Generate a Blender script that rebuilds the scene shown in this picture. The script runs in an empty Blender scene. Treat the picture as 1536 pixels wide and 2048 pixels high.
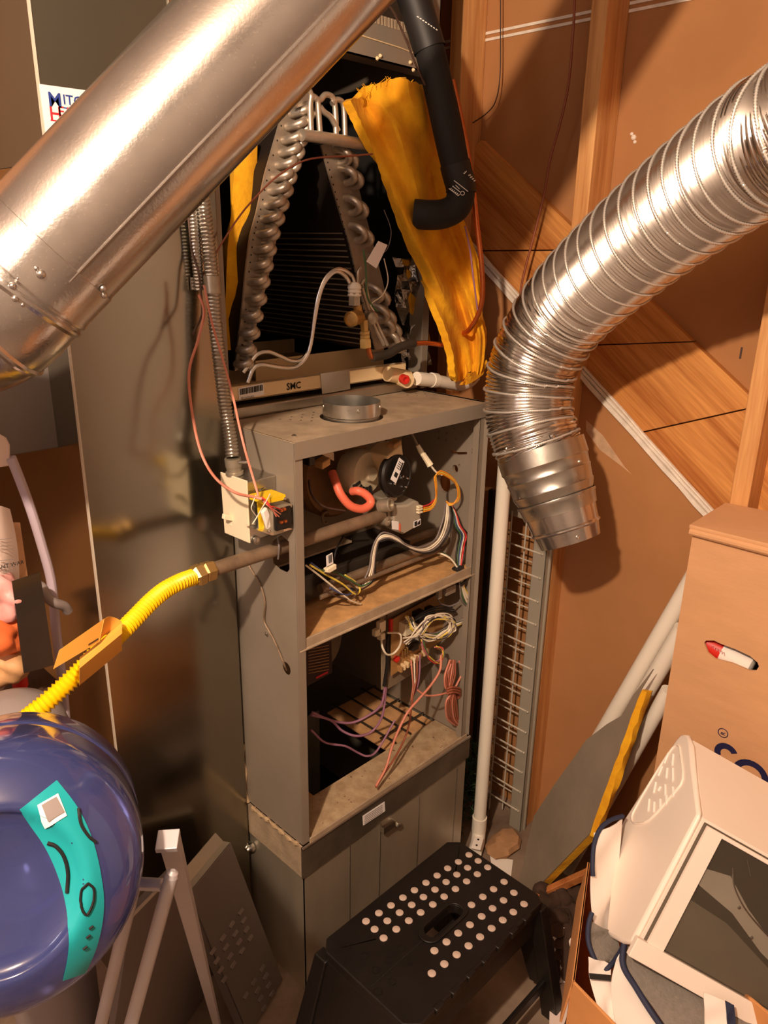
import bpy, bmesh, math, random
from mathutils import Vector, Matrix
from mathutils.geometry import tessellate_polygon
from mathutils.bvhtree import BVHTree
random.seed(7)
scene = bpy.context.scene
COL = scene.collection
PI = math.pi

# ---------------------------------------------------------------- camera
FPX, CX, CY = 1529.2, 768.0, 1024.0
PITCH, ROLL, YAW = math.radians(19.343), math.radians(1.079), math.radians(44.22)
CAM = Vector((0, 0, 1.6))
fw = Vector((math.cos(PITCH)*math.cos(YAW), math.cos(PITCH)*math.sin(YAW), -math.sin(PITCH)))
_r = Vector((math.sin(YAW), -math.cos(YAW), 0))
_u = _r.cross(fw)
rt = math.cos(ROLL)*_r + math.sin(ROLL)*_u
up = -math.sin(ROLL)*_r + math.cos(ROLL)*_u
cd = bpy.data.cameras.new('camera')
cam = bpy.data.objects.new('camera', cd)
COL.objects.link(cam)
cam.matrix_world = Matrix(((rt.x, up.x, -fw.x, CAM.x), (rt.y, up.y, -fw.y, CAM.y), (rt.z, up.z, -fw.z, CAM.z), (0, 0, 0, 1)))
cd.sensor_fit = 'AUTO'
cd.sensor_width = 36
cd.lens = FPX/2048*36
cd.clip_start = 0.02
scene.camera = cam

# ---------------------------------------------------------------- world, lamps, exposure
world = bpy.data.worlds.new('world')
scene.world = world
world.use_nodes = True
world.node_tree.nodes['Background'].inputs[0].default_value = (0.55, 0.55, 0.62, 1)
world.node_tree.nodes['Background'].inputs[1].default_value = 0.012

def lamp(name, loc, power, color, size):
    l = bpy.data.lights.new(name, 'POINT')
    l.energy = power
    l.color = color
    l.shadow_soft_size = size
    o = bpy.data.objects.new(name, l)
    o.location = loc
    COL.objects.link(o)
    return o
lamp('bulb_light', (-0.40, 0.20, 2.20), 135, (1.0, 0.755, 0.55), 0.03)
lamp('cool_fill_light', (-1.25, 0.75, 2.1), 9, (0.88, 0.86, 1.0), 0.20)  # added unseen cool fill, standing for light from another room
vs = scene.view_settings
vs.view_transform = 'Standard'
vs.look = 'None'
vs.gamma = 1
vs.use_curve_mapping = False
vs.exposure = 0.25

# ---------------------------------------------------------------- helpers
def ray(u, v):
    return fw*FPX + rt*(u-CX) + up*(CY-v)
def P(u, v, x=None, y=None, z=None, d=None):
    """A surveyed point: the sight line of a photo pixel met with a plane of the room."""
    r = ray(u, v)
    if x is not None: t = (x-CAM.x)/r.x
    elif y is not None: t = (y-CAM.y)/r.y
    elif z is not None: t = (z-CAM.z)/r.z
    else: t = d/FPX
    return CAM + r*t
def PP(u, v, o, n):
    r = ray(u, v)
    return CAM + r*((o-CAM).dot(n)/r.dot(n))
def V(*a): return Vector(a)

def lin(c):
    c = c/255
    return c/12.92 if c <= 0.04045 else ((c+0.055)/1.055)**2.4
def rgb(t): return (lin(t[0]), lin(t[1]), lin(t[2]), 1)

MATS = {}
def mat(name, col, rough=0.5, metal=0.0, var=0.0, vscale=8, bump=0.0, bscale=60, spec=0.5, stretch=None, col2=None, speck=None, trans=0.0, emit=None, rvar=0.0, coat=0.0, alpha=1.0):
    m = bpy.data.materials.new(name)
    m.use_nodes = True
    nt = m.node_tree
    b = nt.nodes['Principled BSDF']
    b.inputs['Roughness'].default_value = rough
    b.inputs['Metallic'].default_value = metal
    b.inputs['Specular IOR Level'].default_value = spec
    b.inputs['Base Color'].default_value = rgb(col)
    b.inputs['Transmission Weight'].default_value = trans
    b.inputs['Coat Weight'].default_value = coat
    b.inputs['Alpha'].default_value = alpha
    tc = nt.nodes.new('ShaderNodeTexCoord')
    mp = nt.nodes.new('ShaderNodeMapping')
    nt.links.new(tc.outputs['Object'], mp.inputs['Vector'])
    if stretch: mp.inputs['Scale'].default_value = stretch
    if var > 0 or col2:
        n = nt.nodes.new('ShaderNodeTexNoise')
        n.inputs['Scale'].default_value = vscale
        n.inputs['Detail'].default_value = 6
        n.inputs['Roughness'].default_value = 0.6
        nt.links.new(mp.outputs[0], n.inputs['Vector'])
        cr = nt.nodes.new('ShaderNodeValToRGB')
        cr.color_ramp.elements[0].position = 0.3
        cr.color_ramp.elements[1].position = 0.7
        c = rgb(col)
        if col2:
            cr.color_ramp.elements[0].color = rgb(col2)
            cr.color_ramp.elements[1].color = c
        else:
            cr.color_ramp.elements[0].color = tuple(max(0, k*(1-var)) for k in c[:3])+(1,)
            cr.color_ramp.elements[1].color = tuple(min(1, k*(1+var)) for k in c[:3])+(1,)
        nt.links.new(n.outputs['Fac'], cr.inputs['Fac'])
        out = cr.outputs['Color']
        if speck:
            sc_, thr, scol = speck
            n2 = nt.nodes.new('ShaderNodeTexNoise')
            n2.inputs['Scale'].default_value = sc_
            n2.inputs['Detail'].default_value = 2
            nt.links.new(mp.outputs[0], n2.inputs['Vector'])
            r2 = nt.nodes.new('ShaderNodeValToRGB')
            r2.color_ramp.elements[0].position = thr
            r2.color_ramp.elements[1].position = thr+0.05
            nt.links.new(n2.outputs['Fac'], r2.inputs['Fac'])
            mx = nt.nodes.new('ShaderNodeMixRGB')
            mx.inputs['Color2'].default_value = rgb(scol)
            nt.links.new(r2.outputs['Color'], mx.inputs['Fac'])
            nt.links.new(out, mx.inputs['Color1'])
            out = mx.outputs['Color']
        nt.links.new(out, b.inputs['Base Color'])
        if rvar > 0:
            mr = nt.nodes.new('ShaderNodeMapRange')
            mr.inputs['To Min'].default_value = max(0.02, rough-rvar)
            mr.inputs['To Max'].default_value = min(1, rough+rvar)
            nt.links.new(n.outputs['Fac'], mr.inputs['Value'])
            nt.links.new(mr.outputs[0], b.inputs['Roughness'])
    if bump > 0:
        nb = nt.nodes.new('ShaderNodeTexNoise')
        nb.inputs['Scale'].default_value = bscale
        nb.inputs['Detail'].default_value = 4
        nt.links.new(mp.outputs[0], nb.inputs['Vector'])
        bp = nt.nodes.new('ShaderNodeBump')
        bp.inputs['Strength'].default_value = bump
        bp.inputs['Distance'].default_value = 0.004
        nt.links.new(nb.outputs['Fac'], bp.inputs['Height'])
        nt.links.new(bp.outputs[0], b.inputs['Normal'])
    if emit:
        b.inputs['Emission Color'].default_value = rgb(emit[0])
        b.inputs['Emission Strength'].default_value = emit[1]
    MATS[name] = m
    return m

def wood(name, c1, c2, direction=(0, 0, 1), scale=26, rough=0.6, ring=0.0):
    """Softwood with the grain running along a direction of the object's own axes."""
    m = bpy.data.materials.new(name)
    m.use_nodes = True
    nt = m.node_tree
    b = nt.nodes['Principled BSDF']
    b.inputs['Roughness'].default_value = rough
    b.inputs['Specular IOR Level'].default_value = 0.3
    tc = nt.nodes.new('ShaderNodeTexCoord')
    q = Vector(direction).normalized().rotation_difference(Vector((0, 0, 1)))
    mp0 = nt.nodes.new('ShaderNodeMapping')
    mp0.inputs['Rotation'].default_value = q.to_euler()
    nt.links.new(tc.outputs['Object'], mp0.inputs['Vector'])
    mp = nt.nodes.new('ShaderNodeMapping')
    mp.inputs['Scale'].default_value = (1, 1, 0.05)
    nt.links.new(mp0.outputs[0], mp.inputs['Vector'])
    n = nt.nodes.new('ShaderNodeTexNoise')
    n.inputs['Scale'].default_value = scale
    n.inputs['Detail'].default_value = 5
    n.inputs['Distortion'].default_value = 0.6
    nt.links.new(mp.outputs[0], n.inputs['Vector'])
    n2 = nt.nodes.new('ShaderNodeTexNoise')
    n2.inputs['Scale'].default_value = scale*8
    n2.inputs['Detail'].default_value = 3
    nt.links.new(mp.outputs[0], n2.inputs['Vector'])
    ad = nt.nodes.new('ShaderNodeMath')
    ad.operation = 'MULTIPLY_ADD'
    nt.links.new(n2.outputs['Fac'], ad.inputs[0])
    ad.inputs[1].default_value = 0.35
    nt.links.new(n.outputs['Fac'], ad.inputs[2])
    cr = nt.nodes.new('ShaderNodeValToRGB')
    cr.color_ramp.elements[0].position = 0.5
    cr.color_ramp.elements[0].color = rgb(c2)
    cr.color_ramp.elements[1].position = 0.82
    cr.color_ramp.elements[1].color = rgb(c1)
    nt.links.new(ad.outputs[0], cr.inputs['Fac'])
    nt.links.new(cr.outputs['Color'], b.inputs['Base Color'])
    bp = nt.nodes.new('ShaderNodeBump')
    bp.inputs['Strength'].default_value = 0.25
    bp.inputs['Distance'].default_value = 0.003
    nt.links.new(ad.outputs[0], bp.inputs['Height'])
    nt.links.new(bp.outputs[0], b.inputs['Normal'])
    MATS[name] = m
    return m

# ---------------------------------------------------------------- mesh building
def smooth_path(pts, n=6, closed=False):
    pts = [Vector(p) for p in pts]
    if len(pts) < 3: return pts
    out = []
    N = len(pts)
    rng_ = range(N if closed else N-1)
    for i in rng_:
        if closed:
            p0, p1, p2, p3 = pts[i-1], pts[i], pts[(i+1) % N], pts[(i+2) % N]
        else:
            p1, p2 = pts[i], pts[i+1]
            p0 = pts[i-1] if i > 0 else p1*2-p2
            p3 = pts[i+2] if i+2 < N else p2*2-p1
        for k in range(n):
            t = k/n
            out.append(0.5*((2*p1)+(p2-p0)*t+(2*p0-5*p1+4*p2-p3)*t*t+(3*p1-p0-3*p2+p3)*t**3))
    if not closed: out.append(pts[-1])
    return out
def resample(pts, step):
    pts = [Vector(p) for p in pts]
    L = [0]
    for a, b in zip(pts, pts[1:]): L.append(L[-1]+(b-a).length)
    n = max(2, int(round(L[-1]/step)))
    out, j = [], 0
    for i in range(n+1):
        s = L[-1]*i/n
        while j < len(L)-2 and L[j+1] < s: j += 1
        t = (s-L[j])/max(1e-9, L[j+1]-L[j])
        out.append(pts[j].lerp(pts[j+1], t))
    return out, L[-1]
def frames(pts, closed=False):
    n = len(pts)
    T = []
    for i in range(n):
        a = pts[i-1] if (i > 0 or closed) else pts[i]
        b = pts[(i+1) % n] if (i < n-1 or closed) else pts[i]
        t = b-a
        T.append(t.normalized() if t.length > 1e-9 else Vector((0, 0, 1)))
    t = T[0]
    ref = Vector((0, 0, 1)) if abs(t.z) < 0.9 else Vector((1, 0, 0))
    N = (ref - t*ref.dot(t)).normalized()
    out = []
    for i in range(n):
        t = T[i]
        N = N - t*N.dot(t)
        N = N.normalized() if N.length > 1e-6 else t.orthogonal().normalized()
        out.append((t, N, t.cross(N)))
    return out

class MB:
    def __init__(s):
        s.v, s.f = [], []
    def add(s, vs_, fs):
        o = len(s.v)
        s.v += [Vector(p) for p in vs_]
        s.f += [tuple(i+o for i in f) for f in fs]
        return s
    def box(s, a, b):
        (x0, y0, z0), (x1, y1, z1) = a, b
        return s.add([(x0,y0,z0),(x1,y0,z0),(x1,y1,z0),(x0,y1,z0),(x0,y0,z1),(x1,y0,z1),(x1,y1,z1),(x0,y1,z1)],
                     [(0,3,2,1),(4,5,6,7),(0,1,5,4),(1,2,6,5),(2,3,7,6),(3,0,4,7)])
    def obox(s, c, ex, ey, ez):
        """box from a centre and three half-axis vectors"""
        c, ex, ey, ez = Vector(c), Vector(ex), Vector(ey), Vector(ez)
        vs_ = [c+ex*i+ey*j+ez*k for k in (-1, 1) for i, j in ((-1,-1),(1,-1),(1,1),(-1,1))]
        return s.add(vs_, [(0,3,2,1),(4,5,6,7),(0,1,5,4),(1,2,6,5),(2,3,7,6),(3,0,4,7)])
    def tube(s, pts, r, seg=10, cap=True, closed=False, sq=None):
        pts = [Vector(p) for p in pts]
        fr = frames(pts, closed)
        n = len(pts)
        rr = r if isinstance(r, (list, tuple)) else [r]*n
        vs_, fs = [], []
        for i in range(n):
            t, N, B = fr[i]
            for k in range(seg):
                a = 2*PI*k/seg
                if sq: vs_.append(pts[i]+N*(math.cos(a)*rr[i])+B*(math.sin(a)*rr[i]*sq))
                else: vs_.append(pts[i]+N*(math.cos(a)*rr[i])+B*(math.sin(a)*rr[i]))
        for i in range(n if closed else n-1):
            j = (i+1) % n
            for k in range(seg):
                l = (k+1) % seg
                fs.append((i*seg+k, i*seg+l, j*seg+l, j*seg+k))
        if cap and not closed:
            fs.append(tuple(range(seg))[::-1])
            fs.append(tuple(range((n-1)*seg, n*seg)))
        return s.add(vs_, fs)
    def lathe(s, o, axis, prof, seg=32, cap=True):
        """prof: list of (radius, distance along axis)"""
        o, t = Vector(o), Vector(axis).normalized()
        N = t.orthogonal().normalized()
        B = t.cross(N)
        vs_, fs = [], []
        n = len(prof)
        for r, h in prof:
            for k in range(seg):
                a = 2*PI*k/seg
                vs_.append(o+t*h+N*(math.cos(a)*r)+B*(math.sin(a)*r))
        for i in range(n-1):
            for k in range(seg):
                l = (k+1) % seg
                fs.append((i*seg+k, i*seg+l, (i+1)*seg+l, (i+1)*seg+k))
        if cap:
            fs.append(tuple(range(seg))[::-1])
            fs.append(tuple(range((n-1)*seg, n*seg)))
        return s.add(vs_, fs)
    def prism(s, loops, ext):
        """planar outline (first loop) with holes (other loops), pushed by a vector"""
        ext = Vector(ext)
        loops = [[Vector(p) for p in l] for l in loops]
        flat = [p for l in loops for p in l]
        n = len(flat)
        tris = tessellate_polygon(loops)
        fs = [tuple(t) for t in tris] + [tuple(i+n for i in t[::-1]) for t in tris]
        k = 0
        for l in loops:
            m = len(l)
            for i in range(m):
                j = (i+1) % m
                fs.append((k+i, k+j, k+j+n, k+i+n))
            k += m
        return s.add(flat+[p+ext for p in flat], fs)
    def sheet(s, rows, thick=0.0):
        """grid of points; optional thickness along the local normal"""
        h, w = len(rows), len(rows[0])
        P0 = [Vector(p) for r in rows for p in r]
        fs = [(i*w+j, i*w+j+1, (i+1)*w+j+1, (i+1)*w+j) for i in range(h-1) for j in range(w-1)]
        if thick == 0: return s.add(P0, fs)
        nr = []
        for i in range(h):
            for j in range(w):
                a = P0[min(i+1, h-1)*w+j]-P0[max(i-1, 0)*w+j]
                b = P0[i*w+min(j+1, w-1)]-P0[i*w+max(j-1, 0)]
                c = b.cross(a)
                nr.append(c.normalized() if c.length > 1e-12 else Vector((0, 0, 1)))
        n = len(P0)
        Q = [p+k*thick for p, k in zip(P0, nr)]
        fs2 = [tuple(i+n for i in f[::-1]) for f in fs]
        rim = [i for i in range(w)] + [i*w+w-1 for i in range(1, h)] + [(h-1)*w+j for j in range(w-2, -1, -1)] + [i*w for i in range(h-2, 0, -1)]
        for a, b in zip(rim, rim[1:]+rim[:1]): fs2.append((a, a+n, b+n, b))
        return s.add(P0+Q, fs+fs2)
    def build(s, name, m, parent=None, smooth=35, bevel=0.0, bseg=2, origin=None):
        if not s.v: raise ValueError(name)
        lo = Vector((min(p.x for p in s.v), min(p.y for p in s.v), min(p.z for p in s.v)))
        hi = Vector((max(p.x for p in s.v), max(p.y for p in s.v), max(p.z for p in s.v)))
        o = Vector(origin) if origin is not None else Vector(((lo.x+hi.x)/2, (lo.y+hi.y)/2, lo.z))
        me = bpy.data.meshes.new(name)
        me.from_pydata([p-o for p in s.v], [], s.f)
        bm = bmesh.new()
        bm.from_mesh(me)
        bmesh.ops.recalc_face_normals(bm, faces=bm.faces)
        bm.to_mesh(me)
        bm.free()
        me.materials.append(MATS[m] if isinstance(m, str) else m)
        if smooth:
            me.shade_smooth()
            me.set_sharp_from_angle(angle=math.radians(smooth))
        ob = bpy.data.objects.new(name, me)
        COL.objects.link(ob)
        if parent is not None:
            ob.parent = parent
            ob.location = o - wpos(parent)
        else:
            ob.location = o
        if bevel > 0:
            bv = ob.modifiers.new('bevel', 'BEVEL')
            bv.width = bevel
            bv.segments = bseg
            bv.limit_method = 'ANGLE'
            bv.angle_limit = math.radians(40)
        return ob
def wpos(o):
    p = Vector(o.location)
    while o.parent is not None:
        o = o.parent
        p += Vector(o.location)
    return p
def tag(o, label, cat=None, group=None, kind=None):
    if label: o['label'] = label
    if cat: o['category'] = cat
    if group: o['group'] = group
    if kind: o['kind'] = kind
    return o
def thing(name, loc, label, cat, group=None):
    o = bpy.data.objects.new(name, None)
    o.empty_display_size = 0.05
    o.location = Vector(loc)
    COL.objects.link(o)
    return tag(o, label, cat, group)
def clone(o, parent, loc, rot=None):
    c = o.copy()
    COL.objects.link(c)
    c.parent = parent
    c.location = Vector(loc) - (wpos(parent) if parent else Vector())
    if rot is not None: c.rotation_euler = rot
    return c
def wire(name, pts, r, m, parent, seg=6, n=5):
    return MB().tube(smooth_path(pts, n), r, seg).build(name, m, parent, smooth=60)
def px(pts, **k):
    return [P(p[0], p[1], **k) for p in pts]
def pxy(pts):
    """(u, v, y) triples"""
    return [P(a, b, y=c) for a, b, c in pts]
def circle(c, ex, ey, n=16):
    c, ex, ey = Vector(c), Vector(ex), Vector(ey)
    return [c+ex*math.cos(2*PI*i/n)+ey*math.sin(2*PI*i/n) for i in range(n)]
def lettering(text, o, right, upv, h, m, parent, name='lettering', off=0.0006, bold=0.0):
    """raised print, converted to a mesh; o is the lower-left corner"""
    cu = bpy.data.curves.new('text', 'FONT')
    cu.body = text
    cu.size = 1.0
    cu.extrude = 0.0
    cu.offset = bold
    cu.resolution_u = 2
    t = bpy.data.objects.new('text', cu)
    COL.objects.link(t)
    bpy.context.view_layer.update()
    dg = bpy.context.evaluated_depsgraph_get()
    me = bpy.data.meshes.new_from_object(t.evaluated_get(dg))
    bpy.data.objects.remove(t)
    right, upv = Vector(right).normalized(), Vector(upv).normalized()
    nn = right.cross(upv)
    b = MB()
    b.v = [Vector(o)+right*(v.co.x*h)+upv*(v.co.y*h)+nn*off for v in me.vertices]
    b.f = [tuple(p.vertices) for p in me.polygons]
    bpy.data.meshes.remove(me)
    me2 = b.build(name, m, parent, smooth=0)
    return me2

# ---------------------------------------------------------------- materials
mat('drywall_paper', (176, 124, 80), 0.85, var=0.10, vscale=3, bump=0.05, bscale=200, spec=0.2)
mat('drywall_face', (158, 147, 138), 0.8, var=0.05, vscale=3)
mat('gypsum_edge', (235, 225, 212), 0.9, var=0.12, vscale=40, bump=0.3, bscale=80)
mat('concrete', (150, 130, 112), 0.9, var=0.25, vscale=6, bump=0.3, bscale=50, col2=(96, 74, 58))
wood('stud_wood', (226, 172, 112), (190, 128, 74), (0, 0, 1), 30)
wood('stringer_wood', (224, 158, 88), (168, 100, 46), (0, 0.80, 0.60), 24)
wood('stick_wood', (190, 120, 66), (140, 80, 40), (1, 0, 0), 40)
mat('duct_metal', (160, 156, 144), 0.19, 1.0, var=0.10, vscale=2.5, bump=0.02, bscale=8, rvar=0.07)
mat('duct_dark_reflection', (92, 86, 74), 0.35, 0.5, var=0.08, vscale=2)  # dark reflection on the upper duct put into its base colour
mat('galvanized', (188, 184, 176), 0.30, 0.95, var=0.14, vscale=12, bump=0.05, bscale=60, rvar=0.10)
mat('spangle_pipe', (206, 200, 195), 0.20, 0.95, var=0.12, vscale=9, speck=(300, 0.66, (225, 220, 210)), bump=0.05, bscale=260, rvar=0.08)
mat('old_galvanized', (186, 176, 156), 0.34, 0.65, var=0.14, vscale=5, bump=0.03, bscale=14, stretch=(2, 2, 0.5), rvar=0.10)
mat('aluminium', (226, 222, 218), 0.20, 1.0)
mat('seam_metal', (232, 226, 218), 0.38, 0.7)
mat('bright_metal', (222, 220, 216), 0.25, 1.0, var=0.06, vscale=20)
mat('furnace_paint', (150, 138, 124), 0.42, 0.25, var=0.07, vscale=6, bump=0.03, bscale=120)
mat('furnace_dusty', (166, 146, 122), 0.75, 0.05, var=0.25, vscale=18, bump=0.2, bscale=150)
mat('furnace_inner', (140, 122, 102), 0.6, 0.15, var=0.18, vscale=9, bump=0.08, bscale=70)
mat('dark_metal', (58, 50, 42), 0.6, 0.4, var=0.3, vscale=20)
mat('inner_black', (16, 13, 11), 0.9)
mat('shelf_dust', (206, 158, 104), 0.7, 0.1, var=0.28, vscale=22, bump=0.15, bscale=120)
mat('tray_dust', (190, 166, 132), 0.85, 0, col2=(150, 124, 94), vscale=30, bump=0.3, bscale=150, speck=(90, 0.68, (84, 56, 36)))
mat('black_plastic', (20, 17, 16), 0.38, bump=0.05, bscale=300)
mat('stool_black', (21, 17, 16), 0.42, var=0.3, vscale=14, bump=0.12, bscale=160)
mat('dot_rubber', (196, 176, 164), 0.7, var=0.06)
mat('cream_plastic', (240, 226, 196), 0.42, var=0.03)
mat('white_pvc', (240, 232, 218), 0.38, var=0.03)
mat('pan_cream', (236, 208, 162), 0.5, var=0.07, vscale=10)
mat('yellow_wool', (244, 186, 26), 0.95, col2=(210, 140, 14), vscale=14, bump=0.9, bscale=38)
mat('yellow_hose', (250, 204, 10), 0.38, var=0.04)
mat('yellow_paint', (240, 200, 20), 0.45, var=0.05)
mat('tag_paper', (244, 176, 74), 0.7, var=0.06)
mat('foil', (190, 186, 180), 0.28, 1.0, bump=1.0, bscale=70)
mat('black_foam', (20, 18, 18), 0.75, bump=0.15, bscale=120)
mat('copper', (206, 118, 70), 0.32, 0.9, var=0.12, vscale=20)
mat('brass', (196, 160, 100), 0.4, 0.8, var=0.12, vscale=30)
mat('gas_pipe', (138, 116, 94), 0.6, 0.5, var=0.30, vscale=26, bump=0.15, bscale=120)
mat('coil_tube', (196, 184, 168), 0.38, 0.75, var=0.16, vscale=40, bump=0.1, bscale=100)
mat('coil_plate', (160, 146, 130), 0.5, 0.55, var=0.2, vscale=25)
mat('coil_fin', (40, 32, 26), 0.55, 0.4)
mat('print_black', (22, 20, 22), 0.7)
mat('print_navy', (24, 24, 70), 0.7)
mat('print_blue', (36, 60, 140), 0.6)
mat('print_red', (206, 40, 52), 0.6)
mat('print_white', (235, 232, 226), 0.6)
mat('sticker_white', (240, 236, 236), 0.5)
mat('orange_red', (236, 116, 88), 0.45, var=0.05)
mat('red_plastic', (206, 44, 34), 0.35)
mat('valve_grey', (168, 158, 142), 0.5, 0.1, var=0.06, bump=0.05, bscale=200)
mat('cast_metal', (180, 170, 152), 0.42, 0.7, var=0.15, vscale=40, bump=0.15, bscale=120)
mat('wire_white', (232, 220, 198), 0.5)
mat('wire_grey', (120, 110, 108), 0.5)
mat('wire_black', (30, 27, 27), 0.5)
mat('wire_orange', (238, 150, 40), 0.5)
mat('wire_yellow', (232, 206, 80), 0.5)
mat('wire_red', (206, 56, 54), 0.5)
mat('wire_pink', (208, 132, 110), 0.5)
mat('wire_brown', (150, 84, 60), 0.5)
mat('wire_purple', (150, 104, 130), 0.5)
mat('wire_green', (70, 104, 66), 0.5)
mat('wire_blue', (64, 80, 130), 0.5)
mat('wire_dark', (74, 52, 40), 0.6)
mat('board_brown', (170, 128, 78), 0.6, var=0.2, vscale=40)
mat('cardboard', (208, 158, 114), 0.85, var=0.06, vscale=7, bump=0.08, bscale=90, stretch=(1, 1, 4))
mat('cardboard_orange', (206, 142, 84), 0.85, var=0.08, vscale=10, bump=0.1, bscale=80)
mat('appliance_white', (240, 226, 214), 0.40, var=0.02)
mat('tote_white', (236, 226, 218), 0.85, var=0.04, bump=0.1, bscale=60)
mat('tote_navy', (34, 40, 66), 0.7)
mat('tote_mesh', (128, 120, 112), 0.8, var=0.12, vscale=120, bump=0.3, bscale=260)
mat('oven_glass', (60, 55, 48), 0.06, 0.0, coat=0.6, var=0.10, vscale=5, alpha=0.22)
mat('tray_metal', (206, 194, 176), 0.45, 0.1, var=0.15, vscale=6)
mat('oven_dark', (92, 82, 68), 0.5, 0.1)
mat('board_facing', (136, 122, 106), 0.75, var=0.16, vscale=7, bump=0.15, bscale=60)
mat('rack_paint', (176, 168, 152), 0.45, 0.3, var=0.07)
mat('garland', (28, 62, 36), 0.7, var=0.4, vscale=40)
mat('stone', (176, 134, 96), 0.9, var=0.3, vscale=14, bump=0.8, bscale=30)
mat('paper_white', (238, 230, 222), 0.8)
mat('silver_tube', (206, 202, 208), 0.35, 0.45, var=0.06)
mat('panel_grey', (120, 112, 108), 0.45, 0.3, var=0.05)
mat('jug_blue', (82, 92, 156), 0.10, 0.0, trans=0.60, coat=0.4, spec=0.6, var=0.18, vscale=5, bump=0.10, bscale=9)
mat('rung_grey', (206, 196, 180), 0.45, 0.1)
mat('jug_label', (26, 156, 164), 0.35, var=0.04)
mat('lilac_plastic', (190, 176, 190), 0.45)
mat('grey_plastic', (140, 130, 128), 0.42)
mat('bag_white', (234, 214, 206), 0.6, var=0.05)
mat('bag_pink', (232, 168, 164), 0.4, var=0.2, vscale=14, bump=0.5, bscale=30)
mat('bag_orange', (240, 120, 66), 0.5, var=0.2, vscale=10, bump=0.3, bscale=30)
mat('bag_tan', (206, 158, 110), 0.6, var=0.3, vscale=16)
mat('quilt_brown', (66, 46, 34), 0.9, var=0.35, vscale=20, bump=0.4, bscale=40)
mat('blower_paint', (128, 112, 90), 0.5, 0.3, var=0.12, vscale=5)
mat('label_dark', (52, 30, 26), 0.5, var=0.15, vscale=30)
# ================================================================ the setting
XW, XF = 1.69, 1.60
fl = tag(MB().box((-1.6, -1.6, -0.05), (1.75, 2.0, 0)).build('floor', 'concrete', smooth=0), 'dusty concrete floor', kind='structure')
wr = tag(MB().box((XW, -1.6, 0), (XW+0.06, 2.0, 2.5)).build('wall_right', 'drywall_paper', smooth=0), 'brown paper back of drywall between studs', kind='structure')
tag(MB().box((-1.6, 1.95, 0), (XW, 2.0, 2.5)).build('wall_back', 'drywall_paper', smooth=0), 'brown drywall behind the furnace', kind='structure')
tag(MB().box((-1.66, -1.6, 0), (-1.6, 2.0, 2.5)).build('wall_left', 'drywall_face', smooth=0), 'pale painted drywall', kind='structure')
tag(MB().box((-1.6, -1.66, 0), (XW, -1.6, 2.5)).build('wall_front', 'drywall_face', smooth=0), 'pale painted drywall', kind='structure')
tag(MB().box((-1.6, -1.6, 2.5), (1.75, 2.0, 2.55)).build('ceiling', 'drywall_face', smooth=0), 'pale ceiling', kind='structure')

# pale door-shaped reflector added out of view, for the duct face to mirror
dr_ = tag(MB().box((XW-0.035, -1.25, 0.01), (XW-0.0005, -0.36, 2.05)).build('door_reflector', mat('reflector_paint', (214, 204, 194), 0.5, var=0.03), None, smooth=0, bevel=0.002), 'pale door-shaped reflector added out of view', kind='structure')
for zc, hh in ((0.55, 0.38), (1.45, 0.42)):
    MB().box((XW-0.042, -1.12, zc-hh), (XW-0.0355, -0.49, zc+hh)).build('reflector_panel', 'reflector_paint', dr_, smooth=0, bevel=0.003)
MB().lathe(V(XW-0.036, -0.43, 1.0), (-1, 0, 0), [(0.012, 0), (0.012, 0.03), (0.027, 0.04), (0.027, 0.055), (0.012, 0.066)], 20).build('reflector_knob', 'brass', dr_)
# studs
stud = MB().box((XF, 0.950, 0), (XW-0.001, 0.988, 2.5)).build('stud', 'stud_wood', wr, bevel=0.002)
clone(stud, wr, wpos(stud)+V(0, 0.378, 0))
clone(stud, wr, wpos(stud)+V(0, -0.442, 0))
clone(stud, wr, wpos(stud)+V(0, -0.866, 0))
# stair stringer boards lying diagonally behind the studs
XS = 1.668
lowL = lambda u: 762+(u-1180)*1.117
upL = lambda u: 375+(u-1061)*0.952
def low_at(v): return 1180+(v-762)/1.117
cuts = [((860, lowL(860)), (960, upL(960))), ((947, 502), (1192, 500)), ((1118, 689), (1385, 708)), ((1274, 867), (1520, 912)), ((2000, lowL(2000)), (2300, upL(2300)))]
# the upper ends of the cuts lie on the upper edge
cuts = [(a, (b[0], upL(b[0]))) for a, b in cuts]
cuts = [((a[0], lowL(a[0])), b) for a, b in cuts]
for k in range(4):
    (a0, b0), (a1, b1) = cuts[k], cuts[k+1]
    g = 1.2
    loop = [P(a0[0]+g, a0[1]+g, x=XS), P(b0[0]+g, b0[1]+g, x=XS), P(b1[0]-g, b1[1]-g, x=XS), P(a1[0]-g, a1[1]-g, x=XS)]
    MB().prism([loop], (XW-XS-0.0005, 0, 0)).build('stringer_board', 'stringer_wood', wr, smooth=0, bevel=0.0008) if k < 3 else MB().prism([[p for p in loop]], (XW-XS-0.0005, 0, 0)).build('stringer_board', 'stringer_wood', wr, smooth=0)
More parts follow.
